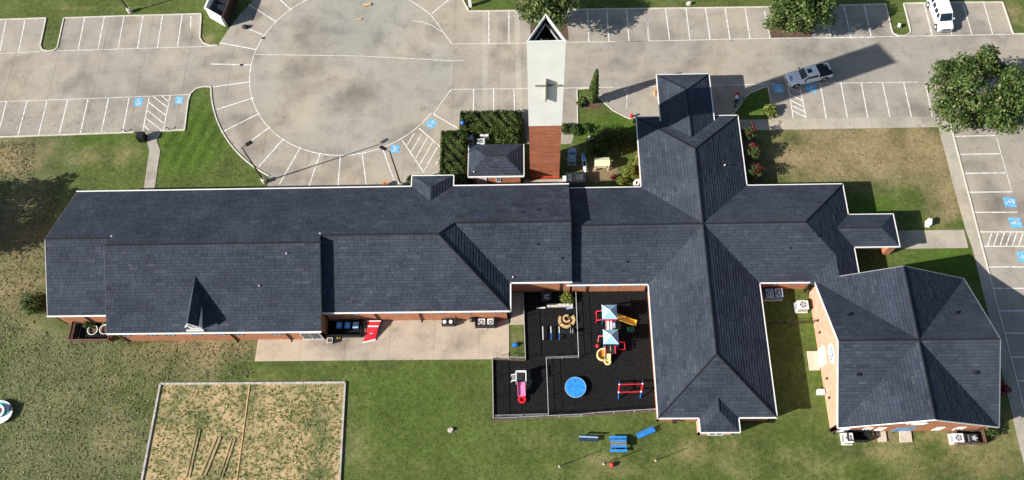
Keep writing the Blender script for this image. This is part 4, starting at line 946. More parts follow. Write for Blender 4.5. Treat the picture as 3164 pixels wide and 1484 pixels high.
for s_ in (-1, 1):
    for xa, xb in ((1.45, .75), (.55, -.15), (-.35, -1.05), (-1.25, -1.95), (-2.1, -2.7)):
        MB().slab3([(xa, s_ * .985, 1.30), (xb, s_ * .985, 1.30), (xb, s_ * .865, 1.88), (xa - (.28 if xa > 1 else 0), s_ * .865, 1.88)], (0, s_ * .015, .004)).build('side_window', 'car_glass', vn, world=False)
    MB().box((1.55, s_ * 1.12, 1.3), (.14, .2, .24)).build('mirror', 'car_white', vn, world=False); MB().box((2.78, s_ * .72, .85), (.14, .3, .16)).build('headlight', 'lamp_lens', vn, world=False)
    for x in (1.95, -1.75):
        MB().tube((x, s_ * .82, .40), (x, s_ * 1.004, .40), .46, .46, 18).build('wheel_arch', 'black_metal', vn, world=False); wheel(vn, x, s_ * .92, .37)
MB().box((2.86, 0, .78), (.06, 1.1, .22)).build('grille', 'dark_metal', vn, world=False); MB().box((2.9, 0, .5), (.16, 1.75, .18)).build('bumper', 'grey_metal', vn, world=False)

# motorcycle under the canopy
mc = thing('motorcycle', 'red and white motorcycle parked on the drive beside the canopy', 'motorcycle', (*G(2272, 315), .033), rad(78))
for x in (.72, -.72):
    w_ = MB().tube((x, -.07, .31), (x, .07, .31), .31, .31, 18).build('wheel', 'tyre', mc, world=False); MB().tube((x, -.08, .31), (x, .08, .31), .2, .2, 12).build('rim', 'light_metal', w_, world=False)
MB().loft([rsec(.55, .16, .62, .82, .08), rsec(.3, .2, .58, .98, .1), rsec(0, .18, .6, .92, .1), rsec(-.1, .14, .6, .84, .08)]).build('tank', 'white_paint', mc, world=False)
MB().loft([rsec(.95, .12, .55, .80, .08), rsec(.75, .28, .5, 1.12, .1), rsec(.5, .26, .6, 1.08, .1)]).build('fairing', 'red_plastic', mc, world=False)
MB().loft([rsec(-.05, .15, .72, .82, .05), rsec(-.5, .19, .72, .86, .05), rsec(-.95, .1, .80, .92, .05)]).build('seat', 'black_metal', mc, world=False)
MB().box((0, 0, .42), (.7, .3, .36)).build('engine', 'dark_metal', mc, world=False); MB().tube((.48, -.4, 1.05), (.48, .4, 1.05), .02).build('handlebar', 'black_metal', mc, world=False)
MB().tube((.72, .1, .31), (.45, .1, 1.0), .03).tube((.72, -.1, .31), (.45, -.1, 1.0), .03).build('fork', 'light_metal', mc, world=False); MB().tube((-.1, -.18, .3), (-.95, -.22, .4), .05).build('exhaust', 'light_metal', mc, world=False)
MB().tube((0, .15, .3), (-.05, .32, 0), .015).build('side_stand', 'black_metal', mc, world=False)

# ---- lamp posts
def lamp_post(px, py, label, arm):
    x, y = G(px, py); t = thing('lamp_post', label, 'lamp post', (x, y, 0), group='dark lamp posts of the car park')
    MB().lathe((x, y, 0), [(.30, 0), (.30, .75), (.24, .8)], 14).build('base', 'kerb_concrete', t)
    MB().tube((x, y, .8), (x, y, 8.7), .10, .07, 10).build('pole', 'black_metal', t)
    dx_, dy_ = math.cos(arm), math.sin(arm)
    MB().tube((x, y, 8.65), (x + dx_ * .55, y + dy_ * .55, 8.8), .045).build('arm', 'black_metal', t)
    h = MB().box((x + dx_ * .95, y + dy_ * .95, 8.8), (.85, .42, .18), arm, .85).build('lamp_head', 'black_metal', t)
    MB().box((x + dx_ * .95, y + dy_ * .95, 8.70), (.6, .32, .03), arm).build('lens', 'lamp_lens', h)
    return t
lamp_post(818, 563, 'dark lamp post on a round plinth where the lawn meets the turning circle', rad(35))
lamp_post(1240, 575, 'dark lamp post standing close to the north wall beside an orange pot', rad(150))
lamp_post(403, 38, 'dark lamp post on a white plinth in the grass behind the parking row', rad(-90))

# ---- bin enclosure beside the circle
D1, D2, D4 = G(650, 56), G(702, 86), G(742, -14)
d12 = Vector((D2[0] - D1[0], D2[1] - D1[1], 0)); d24 = Vector((D4[0] - D2[0], D4[1] - D2[1], 0)); d24 = d24.normalized() * 4.6
D3 = (D2[0] + d24.x, D2[1] + d24.y); D5 = (D1[0] + d24.x, D1[1] + d24.y)
en = thing('bin_enclosure', 'open-topped walled bin enclosure, white outside with a brown gate side', 'enclosure', ((D1[0] + D3[0]) / 2, (D1[1] + D3[1]) / 2, 0))
for a, b_, m_ in ((D1, D2, 'white_stucco'), (D2, D3, 'brown_metal'), (D3, D5, 'white_stucco'), (D5, D1, 'white_stucco')):
    wall(en, a, b_, 2.1, m_, t=.18, name='enclosure_wall')
    MB().beam((a[0], a[1], 2.13), (b_[0], b_[1], 2.13), .26, .08).build('coping', 'white_trim' if m_ != 'brown_metal' else 'brown_metal', en)
MB().prism([D1, D2, D3, D5], .034, .05).build('pad', 'dark_metal', en)
mx_, my_ = (D1[0] + D3[0]) / 2, (D1[1] + D3[1]) / 2; ga = math.atan2(d24.y, d24.x)
for k_, lb in ((-.95, 'dark green skip bin in the enclosure, the one by its white front wall'), (.95, 'dark green skip bin in the enclosure, the one farther from its white front wall')):
    x, y = mx_ + math.cos(ga) * k_, my_ + math.sin(ga) * k_
    t = thing('skip_bin', lb, 'skip', (x, y, .05), ga)
    MB().box((0, 0, .62), (1.5, 1.7, 1.15), 0, 1.08).build('bin_body', 'navy_plastic', t, world=False); MB().slab3([(-.78, -.9, 1.22), (.78, -.9, 1.22), (.78, .9, 1.38), (-.78, .9, 1.38)], (0, 0, .05)).build('lid', 'dark_metal', t, world=False)

# ---- outdoor air conditioners
def ac_unit(px, py, label, sx=.85, sy=.85, h=.9, mat='ac_beige', rz=0, z0=0.06, fan=True):
    x, y = G(px, py, z0 + h); t = thing('air_conditioner', label, 'air conditioner', (x, y, z0), rz, 'outdoor air conditioning units')
    MB().box((0, 0, .04), (sx + .25, sy + .25, .08)).build('pad', 'kerb_concrete', t, world=False)
    b_ = MB().box((0, 0, .08 + h / 2), (sx, sy, h)).build('casing', mat, t, world=False, bevel=.05)
    mb = MB()
    for i in range(9):
        z = .2 + i * (h - .2) / 9
        for s_ in (-1, 1): mb.box((0, s_ * (sy / 2 + .008), z), (sx * .8, .02, .03)).box((s_ * (sx / 2 + .008), 0, z), (.02, sy * .8, .03))
    mb.build('louvre', 'grey_metal', b_, world=False)
    if fan:
        r = min(sx, sy) * .36
        MB().lathe((0, 0, .08 + h), [(r, 0), (r, .015), (r * .98, .02)], 20).build('fan_well', 'dark_metal', t, world=False)
        mb = MB()
        for i in range(5):
            a = 2 * math.pi * i / 5; mb.beam((.04 * math.cos(a), .04 * math.sin(a), h + .112), (r * .9 * math.cos(a), r * .9 * math.sin(a), h + .112), r * .42, .012)
        mb.lathe((0, 0, h + .105), [(.09, 0), (.09, .03)], 10); mb.build('fan', 'light_metal', t, world=False)
    return t
Z = (960, 940)
def z1_(a, b_): return (960 + a / 6.71, 940 + b_ / 6.71)
def z2_(a, b_): return (1330 + a / 6.71, 940 + b_ / 6.71)
ac_unit(*z2_(1055, 380), 'larger white air conditioner in the black cage at the patio end', .9, .9, .8); ac_unit(*z2_(1245, 375), 'smaller white air conditioner in the black cage at the patio end', .72, .85, .75)
ac_unit(*C((2364, 540), 28, 738), 'shaded air conditioner by the church east wing, the one nearer its south wing', .9, 1.1, .95, 'ac_blue_grey', fan=True); ac_unit(*C((2364, 540), 86, 735), 'shaded air conditioner by the church east wing, the one farther from its south wing', .9, 1.1, .95, 'ac_blue_grey')
ac_unit(*C((2364, 540), 236, 810), 'white air conditioner in the sun against the west wall of the hall', 1.25, 1.05, 1.1, 'white_paint')
ac_unit(*C((2364, 884), 521, 945), 'white air conditioner with black shade fence at the hall corner', .95, 1.05, .9, 'white_paint')
ac_unit(*C((2364, 884), 1203, 945), 'white air conditioner inside the brown fence south of the hall', 1.1, .95, .9, 'white_paint'); ac_unit(*C((2364, 884), 1300, 947), 'dark shaded air conditioner inside the brown fence south of the hall', .95, .95, .9, 'dark_metal')
ac_unit(*C(T2, 1145, 935), 'pale blue air conditioner east of the tower, the northern of two', .8, .7, .9, 'ac_blue_grey'); ac_unit(*C(T2, 1143, 985), 'pale blue air conditioner east of the tower, the southern of two', .85, .95, .9, 'ac_blue_grey')
ac_unit(1360 + 660 * .2069, 330 + 395 * .2069, 'white air conditioner between hedge and annex, close to the hedge', 1.1, .9, .8, 'white_paint'); ac_unit(1360 + 608 * .2069, 330 + 520 * .2069, 'white air conditioner between hedge and annex, close to the annex roof', 1.0, .85, .8, 'white_paint'); ac_unit(1360 + 460 * .2069, 330 + 450 * .2069, 'narrow pale blue air conditioner beside the inner corner of the hedge', .5, 1.0, .8, 'ac_blue_grey', fan=False)

# ---- cages and fences
def fence(pts, label, h=1.2, mat='light_metal', post=2.4, wires=True, rails=(1.0, .08), r=.03, name='fence', grp=None, pr=.035):
    x, y = pts[0]; t = thing(name, label, 'fence', (x, y, 0), group=grp)
    for i in range(len(pts) - 1):
        a, b_ = Vector((*pts[i], 0)), Vector((*pts[i + 1], 0)); L = (b_ - a).length; n_ = max(1, round(L / post))
        for k_ in range(n_ + (1 if i == len(pts) - 2 else 0)):
            p = a.lerp(b_, k_ / n_); MB().tube((p.x, p.y, 0), (p.x, p.y, h + .04), pr, pr, 8).build('post', mat, t)
        for f_ in rails: MB().tube((a.x, a.y, h * f_), (b_.x, b_.y, h * f_), r, r, 6).build('rail', mat, t)
        if wires:
            mb = MB(); s_ = .3; m_ = int(L / s_)
            for k_ in range(m_ + 1):
                for d_ in (h * .9, -h * .9):
                    u0, u1 = k_ * s_, k_ * s_ + d_; u1c = min(max(u1, 0), L); f_ = abs(u1c - u0) / (h * .9)
                    if f_ < .1: continue
                    p, q = a.lerp(b_, u0 / L), a.lerp(b_, u1c / L); mb.tube((p.x, p.y, .08 * h), (q.x, q.y, .08 * h + f_ * h * .9), .004, .004, 3, False)
            if mb.v: wm = mb.build('wire_mesh', 'grey_metal', t, fix=False); wm['kind'] = 'stuff'
    return t
def f6(a, b_): return C((1500, 884), a, b_)
PG = [G(*f6(52, 836)), G(*f6(46, 455)), G(*f6(250, 462)), (G(*f6(236, 60))[0], 32.9)]
fence(PG, 'grey wire fence along the west side of the black playground', 1.2)
fence([G(*f6(52, 836)), G(*f6(600, 810)), G(*f6(670, 802)), (13.1, G(*f6(1075, 778))[1])], 'grey wire fence between the black playground and the south lawn', 1.2)
fence([(G(*f6(560, 40))[0], 33.0), G(*f6(578, 450)), G(*f6(378, 458)), G(*f6(392, 806)), G(*f6(66, 816))], 'pale rail fence that divides the black playground into pens', 1.05, 'light_metal', wires=False, rails=(1.0, .5), r=.022, pr=.03)
for a, b_ in zip(PG[:-1], PG[1:]): pass
tb_ = thing('playground_edging', 'low tan timber edging around the black playground surface', 'edging', (*PG[0], 0))
for a, b_ in ((PG[0], PG[1]), (PG[1], PG[2]), (PG[2], PG[3]), (PG[0], (13.1, G(*f6(1075, 778))[1]))):
    MB().beam((a[0], a[1] - .06, .14), (b_[0], b_[1] - .06, .14), .08, .28).build('timber', 'timber_brown', tb_)
for p, lb in (((2300, 1400), ''),): pass
fence([G(*C((2364, 540), 20, 935)), G(*C((2364, 540), 300, 925))], 'dark fence across the grass between the church south wing and the hall', 1.1, 'brown_metal', 2.0, False, (1.0, .6, .2))
def cage(px0, py0, px1, py1, label, h=1.1, mat='black_metal'):
    x0_, y1_ = G(px0, py0); x1_, y0_ = G(px1, py1); t = thing('cage', label, 'cage', (x0_, y0_, 0))
    for x, y in ((x0_, y0_), (x1_, y0_), (x0_, y1_), (x1_, y1_)): MB().box((x, y, h / 2), (.09, .09, h)).build('post', mat, t)
    for a, b_ in (((x0_, y0_), (x1_, y0_)), ((x1_, y0_), (x1_, y1_)), ((x0_, y0_), (x0_, y1_)), ((x0_, y1_), (x1_, y1_))):
        for z in (.15, .4, .65, .9, h - .04): MB().beam((*a, z), (*b_, z), .10, .15).build('slat', mat, t)
    MB().box(((x0_ + x1_) / 2, (y0_ + y1_) / 2, .07), (x1_ - x0_, y1_ - y0_, .03)).build('mat', 'rubber', t)  # black sheet added to paint the deep shade inside the cage
    return t
cage(*z2_(945, 285), *z2_(1340, 500), 'black slatted cage around two air conditioners at the patio end')
cage(*C((2364, 884), 487, 908), *C((2364, 884), 632, 972), 'black slatted cage at the southwest corner of the hall')
cage(*C((2364, 884), 1160, 905), *C((2364, 884), 1348, 988), 'brown slatted cage around two units south of the hall', 1.0, 'timber_brown')
cage(236, 998, 345, 1056, 'brown slatted cage around white tubs at the west wing corner', .8, 'timber_brown')
cage(*z1_(330, 250), *z1_(1060, 690), 'dark slatted cage around wheelie bins in the patio corner', .9)

# ---- patio things
for a, lb, lid in ((592, 'blue-lidded bin standing closest to the dormer wing wall', 'bright_blue'), (763, 'blue-lidded bin in the middle of the patio three', 'bright_blue'), (935, 'grey-lidded bin beside the red board', 'ac_blue_grey')):
    x, y = G(*z1_(a, 435), .95); t = thing('wheelie_bin', lb, 'bin', (x, y, .06))
    MB().box((x, y, .5), (.56, .62, .9), 0, 1.15).build('bin_body', 'navy_plastic', t); MB().box((x, y, .99), (.7, .78, .07), 0, .92).build('lid', lid, t, bevel=.02); MB().box((x, y, 1.03), (.4, .46, .03)).build('lid_panel', 'sky_plastic', t)
    for s_ in (-1, 1): MB().tube((x + s_ * .26, y + .3, .16), (x + s_ * .32, y + .3, .16), .1).build('wheel', 'tyre', t)
p1, p2, p3, p4 = [G(*z1_(*q), z) for q, z in (((1080, 800), .15), ((1345, 735), .15), ((1405, 460), .85), ((1185, 460), .85))]
bt = thing('red_board', 'sloping red board with white edges and a dark green emblem on the patio', 'board', (p1[0], p1[1], .06))
q = [(*p1, .15), (*p2, .15), (*p3, .85), (*p4, .85)]
MB().slab3(q, (0, 0, -.06)).build('panel', 'red_plastic', bt)
MB().beam(q[0], q[1], .16, .08).build('edge', 'white_trim', bt); MB().beam(q[3], q[2], .16, .08).build('edge', 'white_trim', bt)
h1, h2 = G(*z1_(1165, 352), .95), G(*z1_(1455, 352), .95)
MB().beam((*h1, .95), (*h2, .95), .12, .08).build('edge', 'white_trim', bt); MB().slab3([(*p4, .86), (*p3, .86), (*h2, .93), (*h1, .93)], (0, 0, -.05)).build('panel', 'red_plastic', bt)
for e in (p3, p4, h1, h2): MB().tube((e[0], e[1], .06), (e[0], e[1], .84), .03).build('leg', 'black_metal', bt)
ex, ey = G(*z1_(1262, 600), .5)
for k_, (ox, oy) in enumerate(((0, 0), (.12, .1), (-.06, -.12))): MB().box((ex + ox, ey + oy, .54 + oy * .35), (.28, .22, .03), .6 * k_).build('emblem', 'emblem_green' if k_ else 'white_paint', bt)
x, y = G(*z1_(395, 755), .6); t = thing('plant_pot', 'square black pot with pale rim at the corner of the dormer wing', 'pot', (x, y, .06)); MB().box((x, y, .33), (.5, .5, .55), 0, 1.2).build('pot', 'black_metal', t); MB().box((x, y, .62), (.66, .66, .05)).build('rim', 'ac_beige', t); MB().box((x, y, .64), (.5, .5, .05)).build('soil', 'mulch', t)
x, y = G(*z1_(545, 705), .3); one('watering_can', MB().lathe((x, y, .06), [(.14, 0), (.16, .25), (.1, .32)], 12).tube((x + .14, y, .16), (x + .38, y, .36), .03).tube((x - .16, y, .12), (x - .1, y, .36), .02), 'yellow_plastic', 'yellow watering can beside the square black pot', 'watering can')
x, y = G(*z2_(365, 370), .7); t = thing('barbecue', 'black twin barbecue with two white lids against the patio wall', 'barbecue', (x, y, .06))
MB().box((x, y, .42), (1.5, .75, .7)).build('cabinet', 'black_metal', t, bevel=.03)
for k_ in (-.36, .36): MB().lathe((x + k_, y, .77), [(.24, 0), (.24, .05), (.17, .14), (.05, .17)], 16).build('lid', 'white_paint', t)
MB().box((x + .8, y + .1, .8), (.2, .5, .05)).build('side_shelf', 'dark_metal', t); MB().tube((x + .45, y + .3, .75), (x + .45, y + .3, 1.5), .06).build('flue', 'black_metal', t)
x, y = G(*z2_(870, 315), .8); one('kettle_grill', MB().lathe((x, y, .06), [(.03, .0), (.03, .45), (.30, .5), (.36, .72), (.33, .9), (.1, 1.02)], 18), 'black_metal', 'round black kettle grill beside the caged air conditioners', 'grill', smooth=True)
x, y = G(*z2_(1430, 320), .5); one('fuel_can', MB().box((x, y, .24), (.3, .22, .36), .2).tube((x, y, .4), (x + .1, y, .52), .03), 'red_plastic', 'small red can beside the caged air conditioners', 'can')
x, y = G(1592, 1065, .3); one('ride_on_toy', MB().lathe((x, y, .12), [(.15, 0), (.3, .1), (.24, .26), (.1, .3)], 12, 1.2, .8).tube((x - .2, y - .2, .12), (x - .2, y + .2, .12), .11).tube((x + .2, y - .2, .12), (x + .2, y + .2, .12), .11).tube((x + .15, y, .3), (x + .1, y, .6), .03), 'blue_plastic', 'small dark blue ride-on toy in the grass beside the playground fence', 'toy')

# ---- playground equipment
def post(t, x, y, z0, z1, r=.05, mat='blue_plastic', name='post'): return MB().tube((x, y, z0), (x, y, z1), r, r, 10).build(name, mat, t)
ps = thing('play_structure', 'large play tower with two pale blue canopies, red bars and yellow slides', 'play structure', (8.45, 28.5, .06))
for cyy in (30.1, 27.15):
    cxx = 8.45
    for sx_ in (-.75, .75):
        for sy_ in (-.75, .75): post(ps, cxx + sx_, cyy + sy_, .06, 2.35)
    MB().box((cxx, cyy, 1.2), (1.6, 1.6, .08)).build('deck', 'dark_metal', ps)
    ap = (cxx, cyy, 2.95); cs = [(cxx - .85, cyy - .85, 2.3), (cxx + .85, cyy - .85, 2.3), (cxx + .85, cyy + .85, 2.3), (cxx - .85, cyy + .85, 2.3)]
    for i in range(4): MB().slab3([cs[i], cs[(i + 1) % 4], ap], (0, 0, -.04)).build('canopy_panel', 'sky_plastic', ps)
    for i in range(4): MB().tube(cs[i], ap, .035).build('canopy_rib', 'white_paint', ps)
for x in (8.1, 8.8): MB().tube((x, 29.4, 1.5), (x, 27.85, 1.5), .04).build('bridge_rail', 'red_plastic', ps)
MB().slab3([(8.05, 29.35, 1.26), (8.75, 29.35, 1.26), (8.75, 27.9, 1.26), (8.05, 27.9, 1.26)], (0, 0, -.06)).build('bridge', 'white_paint', ps)
MB().box((8.95, 28.7, 1.35), (.3, .7, .5)).build('bridge_panel', 'ac_blue_grey', ps); MB().box((8.5, 29.3, 1.75), (1.3, .12, .3)).build('arch', 'red_plastic', ps)
for x in (8.0, 8.75): MB().path([(x, 30.85, .06), (x, 31.3, .9), (x, 31.1, 1.7), (x, 30.85, 1.9)], .06, 8).build('ladder_rail', 'red_plastic', ps)
for k_ in range(4): MB().tube((8.0, 31.0 + .08 * k_, .3 + .25 * k_), (8.75, 31.0 + .08 * k_, .3 + .25 * k_), .03).build('rung', 'red_plastic', ps)
MB().path([(7.65, 30.6, 1.3), (7.05, 30.6, 1.1), (7.05, 29.5, 1.1), (7.65, 29.5, 1.3)], .06, 8).build('climber_bar', 'red_plastic', ps); MB().path([(7.05, 30.6, 1.1), (7.0, 30.6, .06)], .05, 8).path([(7.05, 29.5, 1.1), (7.0, 29.5, .06)], .05, 8).build('climber_leg', 'red_plastic', ps)
MB().path([(7.7, 27.5, 1.4), (7.2, 27.6, 1.2), (7.1, 27.0, .8)], .06, 8).build('climber_bar', 'red_plastic', ps); MB().lathe((7.05, 26.6, .35), [(.12, 0), (.24, .18), (.16, .5), (.06, .6)], 12).build('climber_pad', 'red_plastic', ps); MB().tube((7.05, 26.6, .06), (7.05, 26.6, .4), .05).build('climber_leg', 'red_plastic', ps)
MB().path([(9.3, 26.9, 1.1), (10.1, 26.9, .9), (10.15, 26.1, .8), (9.35, 26.05, .9), (9.3, 26.9, 1.1)], .05, 8).build('climber_bar', 'red_plastic', ps); MB().tube((10.12, 26.5, .06), (10.12, 26.5, .85), .05).build('climber_leg', 'red_plastic', ps)
for sx_ in (-.55, .55): MB().tube((8.45 + sx_, 26.4, 1.3), (8.45 + sx_, 25.5, 1.2), .07).build('slide_rail', 'red_plastic', ps)
MB().box((8.5, 25.95, 1.18), (1.05, .9, .06)).build('deck', 'dark_metal', ps)
def chute(t, path_, w_, mat, dep=.2):
    mb = MB()
    for i in range(len(path_) - 1):
        a, b_ = Vector(path_[i]), Vector(path_[i + 1]); d_ = (b_ - a); n_ = Vector((-d_.y, d_.x, 0)).normalized() * (w_ / 2)
        mb.slab3([tuple(a - n_), tuple(a + n_), tuple(b_ + n_), tuple(b_ - n_)], (0, 0, -.05))
        for s_ in (-1, 1): mb.slab3([tuple(a + n_ * s_), tuple(b_ + n_ * s_), tuple(b_ + n_ * s_ + Vector((0, 0, dep))), tuple(a + n_ * s_ + Vector((0, 0, dep)))], tuple(n_ * s_ * .12))
    return mb.build('slide', mat, t)
chute(ps, [(9.25, 29.85, 1.25), (9.6, 29.8, 1.2), (11.2, 29.45, .35), (11.7, 29.35, .25)], .62, 'yellow_plastic')
def g3(a, b_, z): return (*G(1780 + a * .1987, 900 + b_ * .1987, z), z)
chute(ps, [g3(490, 868, 1.2), g3(490, 950, .95), g3(488, 1040, .5), g3(485, 1085, .3)], .62, 'cream_plastic', .24)
cw = g3(425, 990, .6); mb = MB(); mi = MB(); rw_, rl_ = .78, .66
for k_ in range(10):
    t0_, t1_ = rad(70 + 23 * k_), rad(70 + 23 * (k_ + 1)); zt0, zt1 = 1.05 - .05 * k_, 1.05 - .05 * (k_ + 1)
    e = lambda t, r: (cw[0] + rw_ * r * math.cos(t), cw[1] + rl_ * r * math.sin(t))
    mb.loft([[(*e(t, 1.0), z - .55), (*e(t, 1.04), z), (*e(t, .86), z), (*e(t, .84), z - .5)] for t, z in ((t0_, zt0), (t1_, zt1))])
    mi.slab3([(*e(t0_, .86), zt0 - .25), (*e(t1_, .86), zt1 - .25), (cw[0] + .25, cw[1] - .02 * k_, .32)], (0, 0, -.04))
mb.build('spiral_rim', 'cream_plastic', ps); mi.build('spiral_bowl', 'orange_clay', ps)
MB().tube((cw[0], cw[1], .06), (cw[0], cw[1], .5), .12).build('spiral_post', 'yellow_plastic', ps)
ft = g3(487, 1100, .2); MB().lathe((ft[0], ft[1], .08), [(.36, 0), (.42, .26), (.26, .28), (.22, .05)], 16).build('slide_foot', 'cream_plastic', ps)
sl_ = thing('toddler_slide', 'small slide with white-railed deck, pink chute and red ring end', 'slide', (*G(1610, 1190), .06))
x, y = G(1610, 1166, 1.1)
MB().box((x, y, 1.1), (1.15, 1.15, .07)).build('deck', 'dark_metal', sl_)
for sx_ in (-.55, .55):
    for sy_ in (-.55, .55): post(sl_, x + sx_, y + sy_, .06, 1.75, .045, 'white_paint')
for a, b_ in (((-.55, .55), (.55, .55)), ((-.55, -.55), (-.55, .55)), ((.55, -.55), (.55, .55))): MB().beam((x + a[0], y + a[1], 1.72), (x + b_[0], y + b_[1], 1.72), .12, .08).build('rail', 'white_paint', sl_)
MB().box((x, y + .5, 1.5), (1.0, .08, .36)).build('back_panel', 'ac_beige', sl_)
for k_ in (.35, -.35): MB().path([(x - .55, y + k_, 1.2), (x - 1.1, y + k_, .8), (x - 1.15, y + k_, .06)], .04, 8).build('ladder_rail', 'light_metal', sl_)
for k_ in range(3): MB().tube((x - .75 - .13 * k_, y - .35, .95 - .3 * k_), (x - .75 - .13 * k_, y + .35, .95 - .3 * k_), .03).build('rung', 'light_metal', sl_)
chute(sl_, [(x, y - .55, 1.12), (x + .02, y - .95, 1.05), (x + .05, y - 2.0, .45)], .78, 'pink_plastic', .24); MB().lathe((x + .08, y - 2.35, .08), [(.42, .0), (.46, .3), (.26, .32), (.22, .06)], 20).build('slide_ring', 'red_plastic', sl_)
MB().path([(x + .6, y - .55, 1.0), (x + 1.1, y - .6, .9), (x + .9, y - 1.2, .5)], .03).build('climber_bar', 'green_plastic', sl_); MB().tube((x + 1.1, y - .6, .9), (x + 1.1, y - .6, .06), .035).build('climber_leg', 'green_plastic', sl_)
x, y = 4.38, 21.85; mg = thing('merry_go_round', 'round blue merry-go-round disc with radial seams on black matting', 'merry-go-round', (x, y, .06))
MB().tube((x, y, .06), (x, y, .45), .35, .2, 12).build('pivot', 'dark_metal', mg)
for i in range(8):
    a0_, a1_ = 2 * math.pi * i / 8 + .012, 2 * math.pi * (i + 1) / 8 - .012
    pts = [(x, y)] + [(x + 1.16 * math.cos(a0_ + (a1_ - a0_) * k_ / 5), y + 1.16 * math.sin(a0_ + (a1_ - a0_) * k_ / 5)) for k_ in range(6)]
    MB().prism(pts, .44, .50 + (.012 if i % 2 else 0)).build('disc_segment', 'bright_blue', mg)
mb = MB()
for i in range(28): mb.tube((x + 1.16 * math.cos(2 * math.pi * i / 28), y + 1.16 * math.sin(2 * math.pi * i / 28), .49), (x + 1.16 * math.cos(2 * math.pi * (i + 1) / 28), y + 1.16 * math.sin(2 * math.pi * (i + 1) / 28), .49), .035, .035, 6)
mb.build('rim', 'sky_plastic', mg)
def f5(a, b_): return (1500 + a / 4.6, 1080 + b_ / 4.6)
bc = thing('climbing_frame', 'red climbing frame with splayed blue legs near the church wall', 'climbing frame', (*G(*f5(2070, 540)), .06))
L0, L1, R0, R1 = [G(*f5(*q), 1.2) for q in ((1905, 500), (1895, 610), (2235, 490), (2215, 600))]
for a, b_ in ((L0, R0), (L1, R1), (L0, L1), (R0, R1)): MB().tube((*a, 1.2), (*b_, 1.2), .07 if a in (L0, L1) and b_ in (R0, R1) else .1, None, 8).build('bar', 'red_plastic', bc)
for (a, q) in ((L0, (1905, 455)), (L1, (1890, 705)), (R0, (2235, 440)), (R1, (2200, 690))):
    g_ = G(*f5(*q)); MB().tube((*a, 1.22), (g_[0], g_[1], .06), .07, None, 8).build('leg', 'blue_plastic', bc); MB().lathe((a[0], a[1], 1.16), [(.1, 0), (.11, .1), (.05, .16)], 10).build('joint', 'white_paint', bc)
def f3(a, b_): return (1560 + a / 4.314, 840 + b_ / 4.314)
for a, m2, lb in ((503, 'white_paint', 'white balance bar standing alone closest to the playground west fence'), (612, 'blue_plastic', 'half white, half blue balance bar between the other two bars'), (722, 'blue_plastic', 'white and blue balance bar beside the black rocker')):
    p0_, p1_ = G(*f3(a, 730), .45), G(*f3(a + 6, 905), .45); pm = ((p0_[0] + p1_[0]) / 2, (p0_[1] + p1_[1]) / 2)
    t = thing('balance_bar', lb, 'play bar', (*pm, .06)); MB().beam((*p0_, .45), (*pm, .45), .09, .07).build('bar', 'white_paint', t); MB().beam((*pm, .45), (*p1_, .45), .09, .07).build('bar', m2, t)
    for p in (p0_, p1_): post(t, p[0], p[1] + (.1 if p is p1_ else -.1), .06, .43, .03, 'light_metal')
x, y = G(*f3(840, 800), .5); t = thing('rocker', 'black spring rocker with pale handles beside the balance bars', 'rocker', (x, y, .06))
MB().loft([rsec(-.75, .12, .35, .6, .06), rsec(-.3, .25, .3, .62, .1), rsec(.3, .22, .3, .6, .1), rsec(.7, .1, .4, .8, .05)]).build('seat', 'black_metal', t, world=False); MB().lathe((0, 0, 0), [(.16, 0), (.1, .1), (.16, .18), (.1, .26), (.14, .34)], 10).build('spring', 'dark_metal', t, world=False)
for k_ in (.3, .55): MB().tube((.0 + k_, -.3, .72), (.0 + k_, .3, .72), .025).build('handle', 'light_metal', t, world=False)
x, y = G(1751, 988, .4); sb = thing('sandpit', 'tan moulded sandpit with a curled middle wall in the playground', 'sandpit', (x, y, .06))
for a0_, a1_ in ((150, 210), (215, 300), (320, 395)):
    mb = MB()
    for k_ in range(4):
        t0_, t1_ = rad(a0_ + (a1_ - a0_) * k_ / 4), rad(a0_ + (a1_ - a0_) * (k_ + 1) / 4)
        mb.prism([(x + r * math.cos(t), y + r * math.sin(t)) for r, t in ((1.0, t0_), (1.0, t1_), (.68, t1_), (.68, t0_))], .06, .42)
    mb.build('rim_section', 'timber_tan', sb)
mb = MB()
for k_ in range(10):
    t0_, t1_ = rad(60 + 27 * k_), rad(60 + 27 * (k_ + 1)); mb.prism([(x + r * math.cos(t), y + .15 + r * math.sin(t)) for r, t in ((.5, t0_), (.5, t1_), (.28, t1_), (.28, t0_))], .06, .36)
mb.build('curled_wall', 'timber_tan', sb); MB().lathe((x, y, .06), [(.72, 0), (.72, .06)], 20).build('sand', 'mulch', sb)
x, y = G(1578 + 110, 840 + 78, .5); t = thing('utility_cabinet', 'dark metal cabinet with pale vents in the shaded corner behind the sandpit', 'cabinet', (x, y, .06)); MB().box((x, y, .5), (1.1, 1.0, .9)).build('casing', 'dark_metal', t, bevel=.04); MB().box((x + .05, y + .05, .97), (.5, .12, .04)).box((x - .12, y - .1, .97), (.12, .4, .04)).box((x + .05, y - .3, .97), (.5, .12, .04)).build('vent', 'sky_plastic', t)
x0_, y0_ = G(1690, 950); x1_, y1_ = G(1770, 945); t = thing('planter_wall', 'low pale block wall along the shaded paving behind the sandpit', 'low wall', (x0_, y0_, 0))
for k_ in range(7): MB().box((x0_ + (x1_ - x0_) * (k_ + .5) / 7, y0_ + .12, .2), ((x1_ - x0_) / 7 - .03, .34, .4)).build('block', 'kerb_concrete', t)
